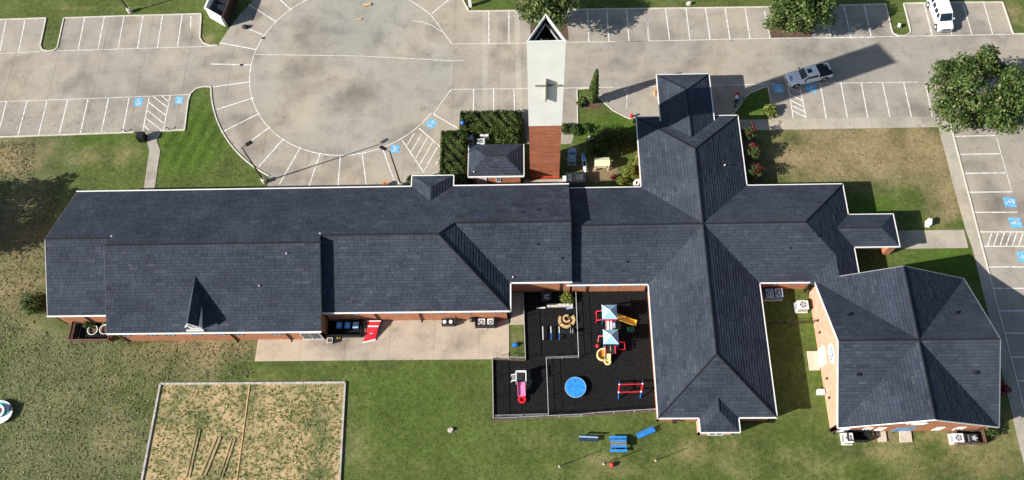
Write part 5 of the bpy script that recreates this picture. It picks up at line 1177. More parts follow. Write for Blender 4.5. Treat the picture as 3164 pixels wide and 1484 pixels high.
for a, b_, lb, m_ in (((1658, 953), (1685, 952), 'white board lying on the black matting beside the block wall', 'white_paint'), ((1750, 955), (1770, 952), 'grey board lying on the black matting behind the sandpit', 'ac_blue_grey')):
    p, q = G(*a), G(*b_); one('board', MB().beam((*p, .10), (*q, .10), .16, .07), m_, lb, 'board')
x, y = G(1948, 1018, .3); one('toy_cart', MB().box((x, y, .25), (.7, .5, .2)).box((x + .35, y, .45), (.1, .5, .4)).tube((x - .2, y - .3, .14), (x - .2, y + .3, .14), .13).tube((x + .2, y - .3, .14), (x + .2, y + .3, .14), .13), 'green_plastic', 'small green toy cart in the shade east of the play tower', 'toy')

# ---- south lawn: benches, table, posts, ball
def bench(px, py, rz, label, m1_, m2_, L=1.7, nsl=3):
    x, y = G(px, py, .45); t = thing('bench', label, 'bench', (x, y, 0), rz)
    for k_ in range(nsl): MB().box((0, -.18 + .18 * k_, .45), (L, .14, .05)).build('seat_slat', m1_ if k_ < nsl - 1 else m2_, t, world=False)
    for s_ in (-1, 1):
        for d_ in (-.17, .17): MB().tube((s_ * L * .4, d_, 0), (s_ * L * .4, d_, .44), .035).build('leg', 'dark_metal', t, world=False)
    MB().box((0, .30, .72), (L, .05, .26)).build('backrest', m1_, t, world=False)
    for s_ in (-1, 1): MB().tube((s_ * L * .4, .22, .42), (s_ * L * .4, .31, .8), .03).build('back_post', 'dark_metal', t, world=False)
bench(1818, 1356, rad(-3), 'dark navy bench with a pale front slat on the south lawn', 'navy_plastic', 'ac_blue_grey', 2.1)
bench(1996, 1338, rad(22), 'bright blue slatted bench set at an angle near the playground corner', 'bright_blue', 'bright_blue', 2.1)
x, y = G(1911, 1371, .7); t = thing('picnic_table', 'blue framed picnic table with grey top on the south lawn', 'table', (x, y, 0))
for k_ in range(4): MB().box((x, y - .33 + .22 * k_, .74), (1.75, .19, .05)).build('top_slat', 'grey_metal' if k_ in (1, 2) else 'bright_blue', t)
for s_ in (-1, 1):
    MB().box((x, y + s_ * .72, .45), (1.9, .28, .05)).build('seat', 'bright_blue', t)
    MB().beam((x + s_ * .8, y - .8, .42), (x + s_ * .8, y + .8, .42), .09, .08).build('cross_bar', 'blue_plastic', t)
    for d_ in (-1, 1): MB().beam((x + s_ * .8, y + d_ * .62, 0), (x + s_ * .8, y + d_ * .25, .72), .08, .07).build('leg', 'blue_plastic', t)
for (px, py), h, lb in (((1729, 1441), 2.8, 'tall thin post on the south lawn, the one below the navy bench'), ((1866, 1434), 2.5, 'thin post on the south lawn with a red ball beside it'), ((2026, 1423), 2.15, 'thin post on the south lawn standing in bare soil towards the church')):
    x, y = G(px, py); t = thing('pole', lb, 'post', (x, y, 0)); MB().tube((x, y, 0), (x, y, h), .045, .04, 10).build('shaft', 'dark_metal', t); MB().lathe((x, y, 0), [(.15, .0), (.13, .05), (.06, .08)], 12).build('footing', 'sand_pad', t); MB().lathe((x, y, h), [(.06, 0), (.05, .05), (.02, .07)], 8).build('cap', 'black_metal', t)
x, y = G(1891, 1437, .2)
one('ball', MB().lathe((x, y, 0), [(.02, .0), (.14, .04), (.24, .14), (.27, .27), (.24, .4), (.14, .5), (.02, .54)], 16), 'red_plastic', 'red ball lying on the south lawn beside a thin post', 'ball', smooth=True)
x, y = G(1393, 1329); one('tree_stump', MB().lathe((x, y, 0), [(.34, 0), (.28, .12), (.24, .3), (.05, .3)], 11, 1.1, .9), 'timber_grey', 'pale stump in the lawn south of the patio', 'stump')
# ---- things near the tower and church
x, y = G(1860, 505, 1.1); t = thing('playhouse', 'pale yellow plastic playhouse with a yellow bench, east of the tower', 'playhouse', (x, y, .03))
MB().slab3([(x - .95, y - .5, 1.35), (x + .95, y - .5, 1.35), (x + .95, y + .15, 1.6), (x - .95, y + .15, 1.6)], (0, 0, -.07)).build('roof_panel', 'pale_yellow', t); MB().slab3([(x - .95, y + .15, 1.6), (x + .95, y + .15, 1.6), (x + .95, y + .7, 1.35), (x - .95, y + .7, 1.35)], (0, 0, -.07)).build('roof_panel', 'pale_yellow', t)
for sx_ in (-.8, .8):
    for sy_ in (-.4, .55): MB().box((x + sx_, y + sy_, .68), (.16, .16, 1.32)).build('corner_post', 'pale_yellow', t)
MB().box((x - .1, y - .42, .95), (1.3, .06, .5)).build('front_panel', 'pale_yellow', t); MB().box((x, y, .4), (1.2, .4, .12)).build('bench_seat', 'yellow_plastic', t)
x, y = G(1806, 500, 1.0); t = thing('kayak', 'blue and white kayak leaning in the shade beside the tower', 'kayak', (x, y, .03), rad(97))
MB().loft([[(u, w_ * math.cos(a) * 1.0, .55 + .5 * u * .35 + h_ * math.sin(a)) for a in [2 * math.pi * i / 10 for i in range(10)]] for u, w_, h_ in ((-1.4, .02, .02), (-1.1, .16, .12), (-.4, .28, .18), (.4, .28, .18), (1.1, .16, .12), (1.4, .02, .02))]).build('hull', 'white_paint', t, world=False, smooth=True)
MB().box((.75, 0, .88), (.9, .2, .1)).build('deck', 'bright_blue', t, world=False); MB().lathe((-.1, 0, .68), [(.22, 0), (.22, .08)], 12, 1.6, .8).build('cockpit', 'black_metal', t, world=False)
for u in (-.7, .8): MB().box((u, 0, (.3 + u * .0875)), (.1, .5, .6 + u * .17)).build('stand', 'dark_metal', t, world=False)
x, y = G(1779, 556, .9); t = thing('generator', 'dark standby generator with grey top fittings north of the link roof', 'generator', (x, y, .05))
MB().box((x, y, .6), (2.5, 1.9, 1.1)).build('casing', 'dark_metal', t, bevel=.06)
for dx_, dy_, sx_, sy_ in ((-.7, .2, .5, .9), (-.1, .3, .08, 1.0), (.5, .25, .9, .7), (.4, -.6, .6, .3), (-.6, -.6, .7, .2)): MB().box((x + dx_, y + dy_, 1.18), (sx_, sy_, .1)).build('top_fitting', 'flat_roof', t)
x, y = G(1745, 555, .8); one('electric_cabinet', MB().box((x, y, .55), (.45, .6, 1.1)).box((x, y, 1.12), (.52, .68, .06)).box((x + .08, y - .31, .7), (.2, .03, .5)), 'white_paint', 'narrow white electric cabinet at the foot of the tower beside the generator', 'cabinet')
x, y = G(1823, 428, .8); t = thing('satellite_dish', 'small white dish in the dark shrubs east of the tower', 'dish', (x, y, .03)); MB().lathe((x, y, .9), [(.05, 0), (.2, .04), (.3, .13), (.28, .14), (.05, .03)], 18).build('reflector', 'white_paint', t, smooth=True); MB().tube((x, y, 0), (x, y, .92), .04).build('mast', 'grey_metal', t); MB().tube((x, y, .95), (x, y + .1, 1.25), .02).build('feed', 'grey_metal', t)
x, y = G(1966, 568, .7); t = thing('sign_board', 'white leaf-shaped sign with a dark mark against the church wall', 'sign', (x, y, .03)); MB().slab3([(x - .4, y - .35, .55), (x + .25, y - .35, .55), (x + .4, y + .1, .8), (x + .38, y + .45, 1.0), (x - .1, y + .4, .98), (x - .38, y + .1, .8)], (0, .02, .05)).build('panel', 'white_paint', t); MB().slab3([(x - .02, y - .18, .70), (x + .14, y + .02, .82), (x + .1, y + .2, .93), (x - .08, y + .16, .91), (x - .08, y - .02, .8)], (0, .02, .04)).build('mark', 'dark_metal', t); MB().tube((x, y + .15, 0), (x, y + .15, .85), .04).build('post', 'grey_metal', t)
x, y = G(2028, 286, .4); one('crate', MB().box((x - .2, y, .3), (.08, .7, .5)).box((x + .2, y, .3), (.08, .7, .5)).box((x, y + .33, .3), (.4, .08, .5)).box((x, y - .33, .3), (.4, .08, .5)).box((x, y, .08), (.4, .6, .08)), 'timber_tan', 'small wooden crate on the drive west of the canopy', 'crate')
x, y = G(1951, 358, .3); one('hydrant', MB().lathe((x, y, .03), [(.18, 0), (.18, .06), (.12, .1), (.12, .5), (.16, .55), (.1, .68), (.03, .72)], 12).tube((x - .2, y, .42), (x + .2, y, .42), .06).tube((x, y, .42), (x + .05, y - .2, .42), .07), 'red_plastic', 'red hydrant at the edge of the drive and church wall', 'hydrant', smooth=False)
x, y = G(2298, 303, .5); t = thing('garden_tap', 'dark standpipe with a coiled hose at the lawn corner by the motorcycle', 'standpipe', (x, y, .03)); MB().tube((x, y, 0), (x, y, .7), .05).build('pipe', 'dark_metal', t)
mb = MB()
for i in range(16): mb.tube((x + .25 * math.cos(i * .393), y + .25 * math.sin(i * .393), .3), (x + .25 * math.cos((i + 1) * .393), y + .25 * math.sin((i + 1) * .393), .3), .05, .05, 6)
mb.build('hose', 'grey_metal', t)
x, y = G(2870, 688, .5); t = thing('utility_box', 'white utility box standing alone on the lawn by the entrance path', 'box', (x, y, 0), rad(75)); MB().box((0, 0, .42), (.75, .42, .8)).build('casing', 'white_paint', t, world=False, bevel=.03); MB().box((0, 0, .84), (.8, .47, .05)).build('lid', 'white_trim', t, world=False); MB().box((0, 0, .02), (.85, .5, .08)).build('pad', 'kerb_concrete', t, world=False)
x, y = G(1452, 8, .8); t = thing('gate_pillar', 'white pillar with a pointed cap at the corner of the north grass', 'pillar', (x, y, 0)); MB().box((x, y, .8), (.42, .42, 1.6)).build('shaft', 'white_stucco', t); MB().box((x, y, 1.7), (.46, .46, .25), 0, .1).build('cap', 'white_trim', t)
x, y = G(2130, 8, .4); one('marker_stone', MB().lathe((x, y, 0), [(.32, 0), (.3, .3), (.2, .5), (.04, .56)], 9, 1.2, .8), 'kerb_concrete', 'pale marker stone in the grass strip behind the north bays', 'stone')
x, y = G(2778, 79, .4); t = thing('floodlight', 'small white floodlight on the grass island between the north bays', 'light', (x, y, 0)); MB().tube((x, y, 0), (x, y, .35), .05).build('stem', 'grey_metal', t); MB().box((x, y, .5), (.5, .35, .28), rad(70), .8).build('housing', 'white_paint', t)
x, y = G(434, 420, .9); t = thing('trash_receptacle', 'black open-sided litter bin at the end of the west footpath', 'bin', (x, y, .03)); MB().box((x, y, .06), (.95, .95, .12)).build('base', 'black_metal', t)
for sx_ in (-.42, .42):
    for sy_ in (-.42, .42): MB().box((x + sx_, y + sy_, .6), (.1, .1, 1.1)).build('corner_post', 'black_metal', t)
for k_ in range(5):
    for sx_ in (-.42, .42): MB().box((x + sx_, y - .3 + .15 * k_, .6), (.04, .09, 1.0)).build('slat', 'black_metal', t)
    for sy_ in (-.42, .42): MB().box((x - .3 + .15 * k_, y + sy_, .6), (.09, .04, 1.0)).build('slat', 'black_metal', t)
MB().lathe((x, y, .1), [(.3, 0), (.34, .9), (.28, .9), (.26, .3)], 16).build('liner', 'grey_metal', t); MB().box((x, y, 1.14), (.95, .95, .06)).build('top_ring', 'black_metal', t)
for px, py, lb in ((388, 408, 'small black cable hook by the kerb beside the litter bin'), (524, 402, 'small black cable hook by the kerb beside the lawn corner')):
    x, y = G(px, py); one('cable_hook', MB().path([(x, y, .03), (x, y, .5), (x - .15, y + .05, .62), (x - .25, y, .5)], .05, 6).lathe((x, y, .03), [(.14, 0), (.1, .06)], 8), 'black_metal', lb, 'hook')
x, y = G(1191, 571, .4); t = thing('plant_pot', 'orange clay pot against the north wall beside a lamp post', 'pot', (x, y, .033)); MB().lathe((x, y, .033), [(.22, 0), (.34, .55), (.38, .58), (.36, .66), (.28, .64)], 16).build('pot', 'orange_clay', t); MB().lathe((x, y, .6), [(.28, 0), (.1, .1)], 12).build('soil', 'mulch', t)
for px, py, s_, lb, m_ in ((759, 86, .5, 'large black rubbish bag on the circle bays beside the enclosure', 'black_metal'), (813, 119, .2, 'small black clod on the circle line', 'black_metal'), (745, 202, .2, 'small black clod lying on a radial bay stripe', 'black_metal'), (1137, 17, .45, 'flattened tan carton at the north of the circle', 'timber_tan'), (1112, 61, .28, 'small tan carton on the circle concrete', 'timber_tan')):
    x, y = G(px, py)
    if m_ == 'black_metal': one('rubbish_bag', MB().lathe((x, y, .033), [(s_ * .7, 0), (s_ * .95, s_ * .3), (s_ * .7, s_ * .7), (s_ * .2, s_ * .95), (s_ * .24, s_ * 1.15)], 9, 1.15, .8), m_, lb, 'bag')
    else: one('carton', MB().box((x, y, .033 + s_ * .2), (s_ * 2, s_ * .9, s_ * .4), .3).slab3([(x - s_, y - s_ * .3, .033 + s_ * .42), (x - s_ * 1.6, y - s_ * .5, .05), (x - s_ * 1.4, y + s_ * .4, .05), (x - s_, y + s_ * .5, .033 + s_ * .42)], (0, 0, .02)), m_, lb, 'carton')
# left edge: ride-on boat shaped sand toy
x, y = G(-8, 1278, .4); t = thing('spring_boat', 'teal and white boat-shaped play tub in the rough grass', 'play tub', (x, y, 0))
MB().loft([[(x + sx_ * w_, y + sy_ * w_ * .8 + .1, z) for sx_, sy_ in [(math.cos(a), math.sin(a)) for a in [2 * math.pi * i / 20 for i in range(20)]]] for w_, z in ((1.35, .0), (1.7, .35), (1.75, .5))]).build('hull', 'white_paint', t)
MB().prism([(x + 1.45 * math.cos(rad(a)), y + .35 + .9 * math.sin(rad(a))) for a in range(0, 360, 20)], .5, .56).build('deck', 'teal_plastic', t); MB().box((x + 1.1, y + .55, .62), (.7, .7, .14)).build('locker', 'navy_plastic', t); MB().lathe((x + .2, y + .2, .56), [(.75, 0), (.75, .2), (.5, .22), (.45, .02)], 20).build('seat_ring', 'white_paint', t); MB().lathe((x + .2, y + .2, .55), [(.46, 0), (.46, .04)], 16).build('cushion', 'brown_metal', t)
# tubs at the west wing corner
for (px, py), lb in (((286, 1020), 'white round tub holding a leafy plant at the west wing corner'), ((323, 1018), 'empty white round tub half under the west wing eave')):
    x, y = G(px, py, .5); t = thing('tub', lb, 'tub', (x, y, .0)); MB().lathe((x, y, 0), [(.42, 0), (.58, .5), (.62, .55), (.54, .55), (.44, .12)], 20).build('shell', 'white_paint', t); MB().lathe((x, y, .1), [(.42, 0), (.44, .2), (.1, .22)], 16).build('soil', 'mulch', t)
# hall steps and pads
for q, lb, m_ in ((((258, 408), (325, 408), (342, 525), (275, 528)), 'tan concrete door pad west of the hall', 'sand_pad'), (((697, 908), (745, 905), (755, 970), (705, 972)), 'pale concrete step south of the hall, the narrower one', 'sand_pad'), (((832, 905), (903, 905), (912, 972), (838, 975)), 'tan concrete step south of the hall below the blue door', 'sand_pad')):
    one('door_step', MB().prism([G(*C((2364, 884), *p)) for p in q], 0, .16).prism([G(*C((2364, 884), *p)) for p in q], .16, .19), m_, lb, 'step')
MB_ = None
for (px, py), lb in (((2536, 1212), 'small white vent box at the foot of the hall west wall'),):
    x, y = G(px, py, .4); one('vent_box', MB().box((x, y, .3), (.7, .55, .6)).box((x, y, .62), (.76, .6, .05)), 'white_paint', lb, 'box')
one('splash_board', MB().beam((*G(2364 + 1345 * S, 884 + 985 * S), .15), (*G(2364 + 1490 * S, 884 + 925 * S), .15), .08, .3), 'timber_brown', 'low dark timber edging running from the brown cage to the lawn', 'edging')

# ---- sandy plot with timber border
c0, c1, c2, c3 = G(497, 1187), G(1067, 1183), G(1052, 1500), G(452, 1500)
c2 = (c2[0], c2[1] - 3); c3 = (c3[0] - .6, c3[1] - 3)
plot = thing('garden_plot', 'bare sandy garden plot edged with pale timbers on the south lawn', 'garden plot', ((c0[0] + c2[0]) / 2, (c0[1] + c2[1]) / 2, 0))
pn = [c0, c1, c2, c3]
MB().prism(pn, .003, .05).build('soil', 'plot_soil', plot)
def timbers(a, b_, n_, w_=.22, h=.2, mat='timber_grey'):
    for k_ in range(n_):
        p = [a[i] + (b_[i] - a[i]) * (k_ + .006) / n_ for i in (0, 1)]; q = [a[i] + (b_[i] - a[i]) * (k_ + .994) / n_ for i in (0, 1)]
        MB().beam((*p, h / 2), (*q, h / 2), w_, h).build('timber', mat, plot)
timbers(c0, c1, 9); timbers(c0, c3, 6); timbers(c1, c2, 6, .2)
s0, s1 = G(772, 1190), G(730, 1500); timbers(s0, s1, 5, .12, .12, 'timber_tan')
def furrow(a, b_, w_=.22):
    p, q = G(*a), G(*b_); t_ = Vector((q[0] - p[0], q[1] - p[1], 0)); nn = Vector((-t_.y, t_.x, 0)).normalized()
    mb = MB(); N_ = 12
    for k_ in range(N_):
        u0, u1 = k_ / N_, (k_ + 1) / N_; j = random.uniform(-.02, .02)
        for s_, h in ((1, .2), (-1, .12)):
            o_1 = nn * (s_ * w_ * .9 + j)
            mb.beam((p[0] + t_.x * u0 + o_1.x, p[1] + t_.y * u0 + o_1.y, .06), (p[0] + t_.x * u1 + o_1.x, p[1] + t_.y * u1 + o_1.y, .06), w_, h * random.uniform(.7, 1.2))
    mb.build('furrow_ridge', 'plot_soil', plot)
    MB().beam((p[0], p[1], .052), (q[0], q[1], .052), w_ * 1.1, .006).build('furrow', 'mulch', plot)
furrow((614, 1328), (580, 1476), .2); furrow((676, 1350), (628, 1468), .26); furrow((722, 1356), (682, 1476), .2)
# ================================================================== PLANTS
def clumps(center, R_, n, rr, dens, zmin=-1.0, jit=.3):
    """leaf points spread over overlapping clumps that make an uneven crown"""
    P_, N_ = [], []
    cx0, cy0, cz0 = center
    for i in range(n):
        d = rng.normal(0, 1, 3); d /= np.linalg.norm(d)
        if d[2] < zmin: d[2] = -d[2]
        k_ = rng.uniform(.35, 1.0) ** .5 * rng.uniform(1 - jit, 1 + jit * .5)
        c_ = np.array([cx0 + d[0] * R_[0] * k_, cy0 + d[1] * R_[1] * k_, cz0 + d[2] * R_[2] * k_])
        r = rng.uniform(*rr); m_ = int(dens * r * r)
        q = rng.normal(0, 1, (m_, 3)); q /= np.linalg.norm(q, axis=1)[:, None]
        q[:, 2] = np.where(rng.random(m_) < .6, np.abs(q[:, 2]), q[:, 2])
        P_.append(c_ + q * r * rng.uniform(.55, 1.05, (m_, 1)) * np.array([1, 1, .75])); N_.append(q * .8 + np.array([0, 0, .5]))
    return np.concatenate(P_), np.concatenate(N_)
def tree(label, base, center, R_, n=70, rr=(.9, 1.5), dens=70, leaf=(.28, .52), mat='leaf_tree', name='broadleaf_tree', tr=.28):
    t = thing(name, label, 'tree', (base[0], base[1], 0))
    top = (center[0], center[1], center[2] - R_[2] * .25)
    MB().tube((base[0], base[1], 0), (base[0] * .6 + top[0] * .4, base[1] * .6 + top[1] * .4, top[2] * .5), tr, tr * .75, 10).tube((base[0] * .6 + top[0] * .4, base[1] * .6 + top[1] * .4, top[2] * .5), top, tr * .75, tr * .4, 10).build('trunk', 'bark', t, smooth=True)
    for i in range(7):
        a = 2 * math.pi * i / 7 + rng.uniform(0, .6); f_ = rng.uniform(.5, .75)
        st = Vector((base[0] * .5 + top[0] * .5, base[1] * .5 + top[1] * .5, top[2] * rng.uniform(.45, .7))); en_ = Vector((center[0] + R_[0] * f_ * math.cos(a), center[1] + R_[1] * f_ * math.sin(a), center[2] + rng.uniform(-.2, .35) * R_[2])); md = st.lerp(en_, .5) + Vector((0, 0, .3))
        MB().tube(st, md, tr * .45, tr * .3, 7).tube(md, en_, tr * .3, tr * .1, 7).build('limb', 'bark', t)
    P_, N_ = clumps(center, R_, n, rr, dens)
    leaves('crown', mat, P_, N_, leaf, t)
    return t
tree('large spreading broadleaf tree over the corner of the east bays', (54.6, 57.0), (54.5, 56.6, 6.0), (5.8, 5.4, 3.6), 125, (.8, 1.6), 80)
tree('rounded broadleaf tree in the mulch bed among the north bays', (35.0, 70.6), (34.8, 70.3, 5.0), (4.1, 3.6, 2.7), 85, (.9, 1.4), 85)
tree('broadleaf tree rising right behind the top of the tower', (1.9, 72.4), (2.0, 72.0, 5.2), (3.4, 3.2, 2.7), 70, (.8, 1.3), 85)
tree('shade tree in the rough grass west of the long wing', (-74.5, 41.0), (-74.5, 41.0, 6.0), (4.6, 5.0, 3.2), 90, (1.0, 1.6), 80)

# cypress
x, y = G(1828, 318); t = thing('cypress', 'slim tall cypress leaning slightly in the bed by the drive', 'tree', (x, y, 0))
MB().tube((x, y, 0), (x + .1, y, 6.2), .12, .04, 8).build('trunk', 'bark', t)
P_, N_ = [], []
for i in range(3800):
    u = rng.random(); z = .35 + 6.9 * u; r = (.74 * min(1, (u + .06) * 5) * (1 - u) ** .55) * rng.uniform(.7, 1.08); a = rng.uniform(0, 2 * math.pi)
    P_.append((x + .25 * u + r * math.cos(a), y + .1 * u + r * math.sin(a), z)); N_.append((math.cos(a), math.sin(a), .6))
leaves('crown', 'leaf_shrub', P_, N_, (.14, .34), t, .7)

def shrub(px, py, r, h, label, mat='leaf_shrub', n=16, dens=110, leaf=(.14, .3), name='shrub', z=0.0, sx=1.0, sy=1.0, cat='shrub', stems=3):
    x, y = G(px, py, h * .5); t = thing(name, label, cat, (x, y, z))
    for i in range(stems):
        a = 2.1 * i; MB().tube((x, y, z), (x + r * .4 * math.cos(a), y + r * .4 * math.sin(a), z + h * .7), .04, .02, 6).build('stem', 'bark', t)
    P_, N_ = clumps((x, y, z + h * .5), (r * .7 * sx, r * .7 * sy, h * .42), n, (r * .3, r * .48), dens / (r * r) * 2.2)
    P_[:, 2] = np.maximum(P_[:, 2], z + .02)
    leaves('foliage', mat, P_, N_, leaf, t)
    return t
shrub(103, 935, 1.75, 2.2, 'round dark green bush by the west end of the long wing', 'leaf_tree', 30, 260, (.16, .32))
shrub(1797, 318, .85, 1.2, 'round dark shrub beside the foot of the cypress', 'leaf_hedge', 18, 200, (.12, .24))
shrub(1745, 400, 1.0, 1.3, 'leafy shrub beside the tower, the one touching its brick', 'leaf_shrub', 16, 160)
shrub(1772, 400, .9, 1.2, 'leafy shrub second from the tower in the shaded bed', 'leaf_shrub', 16, 160)
shrub(1812, 398, .7, 1.0, 'small leafy shrub in the shaded bed north of the dish', 'leaf_shrub', 14, 140)
shrub(1855, 425, 2.2, 1.8, 'broad dark shrub in the shaded bed between dish and church', 'leaf_hedge', 26, 220); shrub(1915, 435, 2.1, 1.7, 'broad dark shrub in the shaded bed against the church', 'leaf_hedge', 24, 220); shrub(1850, 460, 1.8, 1.5, 'dark shrub in the shaded bed right behind the playhouse', 'leaf_hedge', 20, 200)
shrub(1880, 480, .7, .9, 'light green shrub peeping out behind the playhouse', 'leaf_yellow', 12, 120); shrub(1963, 500, .8, 1.2, 'yellow-green shrub against the church west wall', 'leaf_yellow', 14, 140); shrub(1945, 530, 1.0, .9, 'bright green shrub in the sun by the church west wall', 'leaf_yellow', 16, 150); shrub(1925, 560, 1.1, .5, 'low bright green ground shrub beside the leaf-shaped sign', 'leaf_yellow', 14, 150); shrub(1895, 548, .5, .5, 'tiny reddish-leaved shrub south of the playhouse', 'leaf_red', 8, 80)
shrub(1957, 375, .5, .7, 'small yellow-green shrub at the church corner by the hydrant', 'leaf_yellow', 10, 100)
shrub(1752, 918, 1.0, 1.0, 'sunlit yellow-green shrub at the inner corner of the playground', 'leaf_yellow', 16, 160)
shrub(2376, 343, 1.0, 1.3, 'spiky yellow-green plant at the lawn corner by the blue bays', 'leaf_yellow', 16, 120, (.2, .5))
shrub(2364 + 1400 * S, 884 + 905 * S, 1.2, 1.2, 'leafy green shrub at the southeast corner of the hall', 'leaf_shrub', 18, 170)
shrub(278, 1000, .9, 1.3, 'leafy plant growing out of the white tub', 'leaf_shrub', 14, 140); shrub(323, 992, .5, .8, 'small yellow plant behind the empty white tub', 'leaf_yellow', 8, 80)
shrub(1450, 560, .8, .9, 'green shrub south of the annex by the wing wall', 'leaf_shrub', 12, 120); shrub(1268, 562, .8, 1.3, 'narrow shrub between lamp post and north entrance roof', 'leaf_hedge', 14, 140, sx=.6, sy=1.3)
shrub(3098, 1195, .9, 1.3, 'dark reddish shrub in the shade east of the hall', 'leaf_red', 14, 100, sx=.8, sy=1.4)
shrub(1388, 470, .6, 1.9, 'light green bush growing out of the side of the tall hedge', 'leaf_shrub', 10, 120) if False else None

def flower_tree(px, py, label):
    x, y = G(px, py, 1.6); t = thing('flowering_tree', label, 'tree', (x, y, 0), group='red flowering trees along the church east wall')
    for i in range(5):
        a = 2 * math.pi * i / 5 + rng.uniform(0, .5); MB().tube((x, y, 0), (x + .75 * math.cos(a), y + .75 * math.sin(a), 2.2), .05, .02, 6).build('stem', 'bark', t)
    P_, N_ = clumps((x, y, 2.0), (.95, 1.0, .9), 18, (.3, .5), 260); leaves('foliage', 'leaf_hedge', P_, N_, (.12, .28), t)
    P_, N_ = clumps((x, y, 2.35), (1.05, 1.1, .9), 9, (.16, .28), 420, 0.0); leaves('blossom', 'leaf_red', P_, N_, (.1, .22), t)
for (px, py), lb in (((2310, 415), 'red flowering tree by the church east wall, next to the pavement'), ((2327, 475), 'red flowering tree in the middle of the church east wall row'), ((2330, 535), 'red flowering tree by the church east wall, next to its east wing')): flower_tree(px, py, lb)

def hedge(x0_, y0_, x1_, y1_, h, label, n=9000):
    t = thing('hedge', label, 'hedge', ((x0_ + x1_) / 2, (y0_ + y1_) / 2, 0))
    mb = MB(); N_ = 10
    for i in range(N_):
        for j in range(3):
            xa, xb = x0_ + (x1_ - x0_) * i / N_, x0_ + (x1_ - x0_) * (i + 1) / N_
            if (y1_ - y0_) > (x1_ - x0_): ya, yb_ = y0_ + (y1_ - y0_) * i / N_, y0_ + (y1_ - y0_) * (i + 1) / N_; mb.box(((x0_ + x1_) / 2 + (j - 1) * (x1_ - x0_) / 3, (ya + yb_) / 2, (h - .35) / 2 + random.uniform(-.1, .05)), ((x1_ - x0_) / 3 - .1, yb_ - ya, h - .5))
            else: mb.box(((xa + xb) / 2, (y0_ + y1_) / 2 + (j - 1) * (y1_ - y0_) / 3, (h - .35) / 2 + random.uniform(-.1, .05)), (xb - xa, (y1_ - y0_) / 3 - .1, h - .5))
    mb.build('inner_branches', 'leaf_hedge', t)
    u = rng.random(n); s_ = rng.integers(0, 10, n); P_ = np.zeros((n, 3)); Nn = np.zeros((n, 3))
    X_ = rng.uniform(x0_, x1_, n); Y_ = rng.uniform(y0_, y1_, n); Z_ = rng.uniform(.05, h, n)
    topm = s_ < 6
    wob = .16 * np.sin(X_ * 2.3 + 1) * np.sin(Y_ * 1.9) + .12 * np.sin(X_ * 5 + Y_ * 4)
    P_[:, 0] = X_; P_[:, 1] = Y_; P_[:, 2] = np.where(topm, h - .18 + wob - rng.exponential(.1, n), Z_); Nn[:, 2] = np.where(topm, 1.0, .3)
    for k_, (ax, val, sg) in enumerate(((0, x0_, -1), (0, x1_, 1), (1, y0_, -1), (1, y1_, 1))):
        m_ = s_ == 6 + k_; P_[m_, ax] = val + wob[m_] * .7 - sg * rng.exponential(.08, m_.sum()); Nn[m_, ax] = sg
    # rounded shoulders
    edge = np.minimum(np.minimum(P_[:, 0] - x0_, x1_ - P_[:, 0]), np.minimum(P_[:, 1] - y0_, y1_ - P_[:, 1]))
    P_[:, 2] -= np.where(topm, .45 * np.exp(-np.maximum(edge, 0) / .22), 0)
    leaves('foliage', 'leaf_hedge', P_, Nn, (.18, .38), t, .55)
HH = 2.0
a, b_ = G(1364, 404, HH), G(1438, 565, HH); hedge(a[0], b_[1] - .4, b_[0], a[1], HH, 'tall clipped hedge running from the annex corner towards the circle bays', 16000)
a, b_ = G(1424, 343, HH), G(1608, 398, HH); hedge(a[0], b_[1], b_[0], a[1], HH, 'tall clipped hedge along the lower bays between circle and tower', 19000)
a, b_ = G(1535, 378, 1.7), G(1600, 432, 1.5); hedge(a[0], b_[1], b_[0], a[1] + .2, 1.7, 'square lower clipped hedge block beside the tower, joined to the long hedge', 9000)
shrub(1428, 448, .55, 2.3, 'light green bush pushing through the inner side of the tall hedge', 'leaf_shrub', 10, 120)
x, y = G(1360 + 340 * .2069, 330 + 270 * .2069, 1.8); one('balloon', MB().lathe((x, y, 1.95), [(.03, 0), (.2, .12), (.28, .3), (.24, .48), (.1, .58), (.02, .6)], 14), 'blue_plastic', 'blue ball caught on the corner of the long hedge', 'ball', smooth=True)

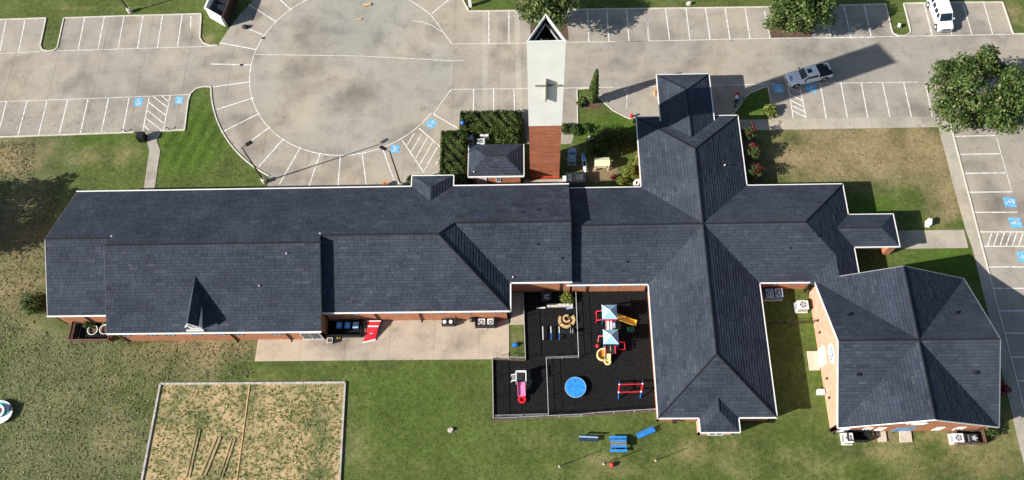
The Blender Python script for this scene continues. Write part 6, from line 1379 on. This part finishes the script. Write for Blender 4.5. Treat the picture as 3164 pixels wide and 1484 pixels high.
# ---- rough grass and weeds that nobody could count
def scatter(polys, N):
    out_ = []
    for poly, frac in polys:
        W_ = [G(*q) for q in poly]; x0_, x1_ = min(p[0] for p in W_), max(p[0] for p in W_); y0_, y1_ = min(p[1] for p in W_), max(p[1] for p in W_); k_ = int(N * frac)
        while k_ > 0:
            x, y = random.uniform(x0_, x1_), random.uniform(y0_, y1_)
            if pip(W_, x, y): out_.append((x, y)); k_ -= 1
    return np.array(out_)
rough_polys = [([(-60, 560), (200, 560), (140, 740), (130, 1000), (-60, 1100)], .3), ([(-60, 1000), (330, 1050), (780, 1060), (780, 1170), (490, 1180), (450, 1490), (-120, 1490)], .62), ([(-60, 440), (110, 440), (100, 560), (-60, 560)], .08)]
pt = scatter(rough_polys, 12000); nn = rng.normal(0, 1, (len(pt), 3)); nn[:, 2] = np.abs(nn[:, 2]) + 1.6
o_ = leaves('rough_grass', 'straw', np.c_[pt, rng.uniform(.04, .09, len(pt))], nn, (.14, .5), None, .4, .14); tag(o_, 'dry tangled stalks of rough grass around the west end of the wing', 'grass', kind='stuff')
pt = scatter(rough_polys + [([(300, 20), (900, 20), (900, 40), (300, 40)], .0)], 6000); nn = rng.normal(0, 1, (len(pt), 3)); nn[:, 2] = np.abs(nn[:, 2]) + 1.2
o_ = leaves('weeds', 'leaf_weed', np.c_[pt, rng.uniform(.03, .08, len(pt))], nn, (.14, .42), None, .4, .35); tag(o_, 'low green weeds growing through the rough grass west of the plot', 'weeds', kind='stuff')
pt = scatter([([(500, 1192), (1062, 1190), (1048, 1490), (455, 1490)], 1.0)], 2600)
cl = np.repeat(pt, 6, 0); cl += rng.normal(0, .09, cl.shape); nn = rng.normal(0, .5, (len(cl), 3)); nn[:, 2] = 1
o_ = leaves('seedlings', 'leaf_seedling', np.c_[cl, rng.uniform(.05, .10, len(cl))], nn, (.08, .24), None, .4, .45); tag(o_, 'scattered green seedlings sprouting over the sandy plot', 'seedlings', kind='stuff')
lawn_polys = [([(0, 350), (360, 345), (450, 560), (180, 590), (0, 600)], .1), ([(500, 415), (640, 290), (820, 570), (470, 575)], .12), ([(2310, 405), (2900, 400), (2970, 700), (2620, 700), (2620, 570), (2330, 560)], .3), ([(900, 1130), (1500, 1130), (1530, 1310), (2050, 1330), (2560, 1360), (3100, 1400), (3200, 1484), (1070, 1484)], .48)]
pt = scatter(lawn_polys, 9000); nn = rng.normal(0, 1, (len(pt), 3)); nn[:, 2] = np.abs(nn[:, 2]) + .4
o_ = leaves('grass_clumps', 'leaf_weed', np.c_[pt, rng.uniform(.02, .07, len(pt))], nn, (.08, .26), None, .4, .3); tag(o_, 'short tufts standing up from the mown lawns', 'grass', kind='stuff')
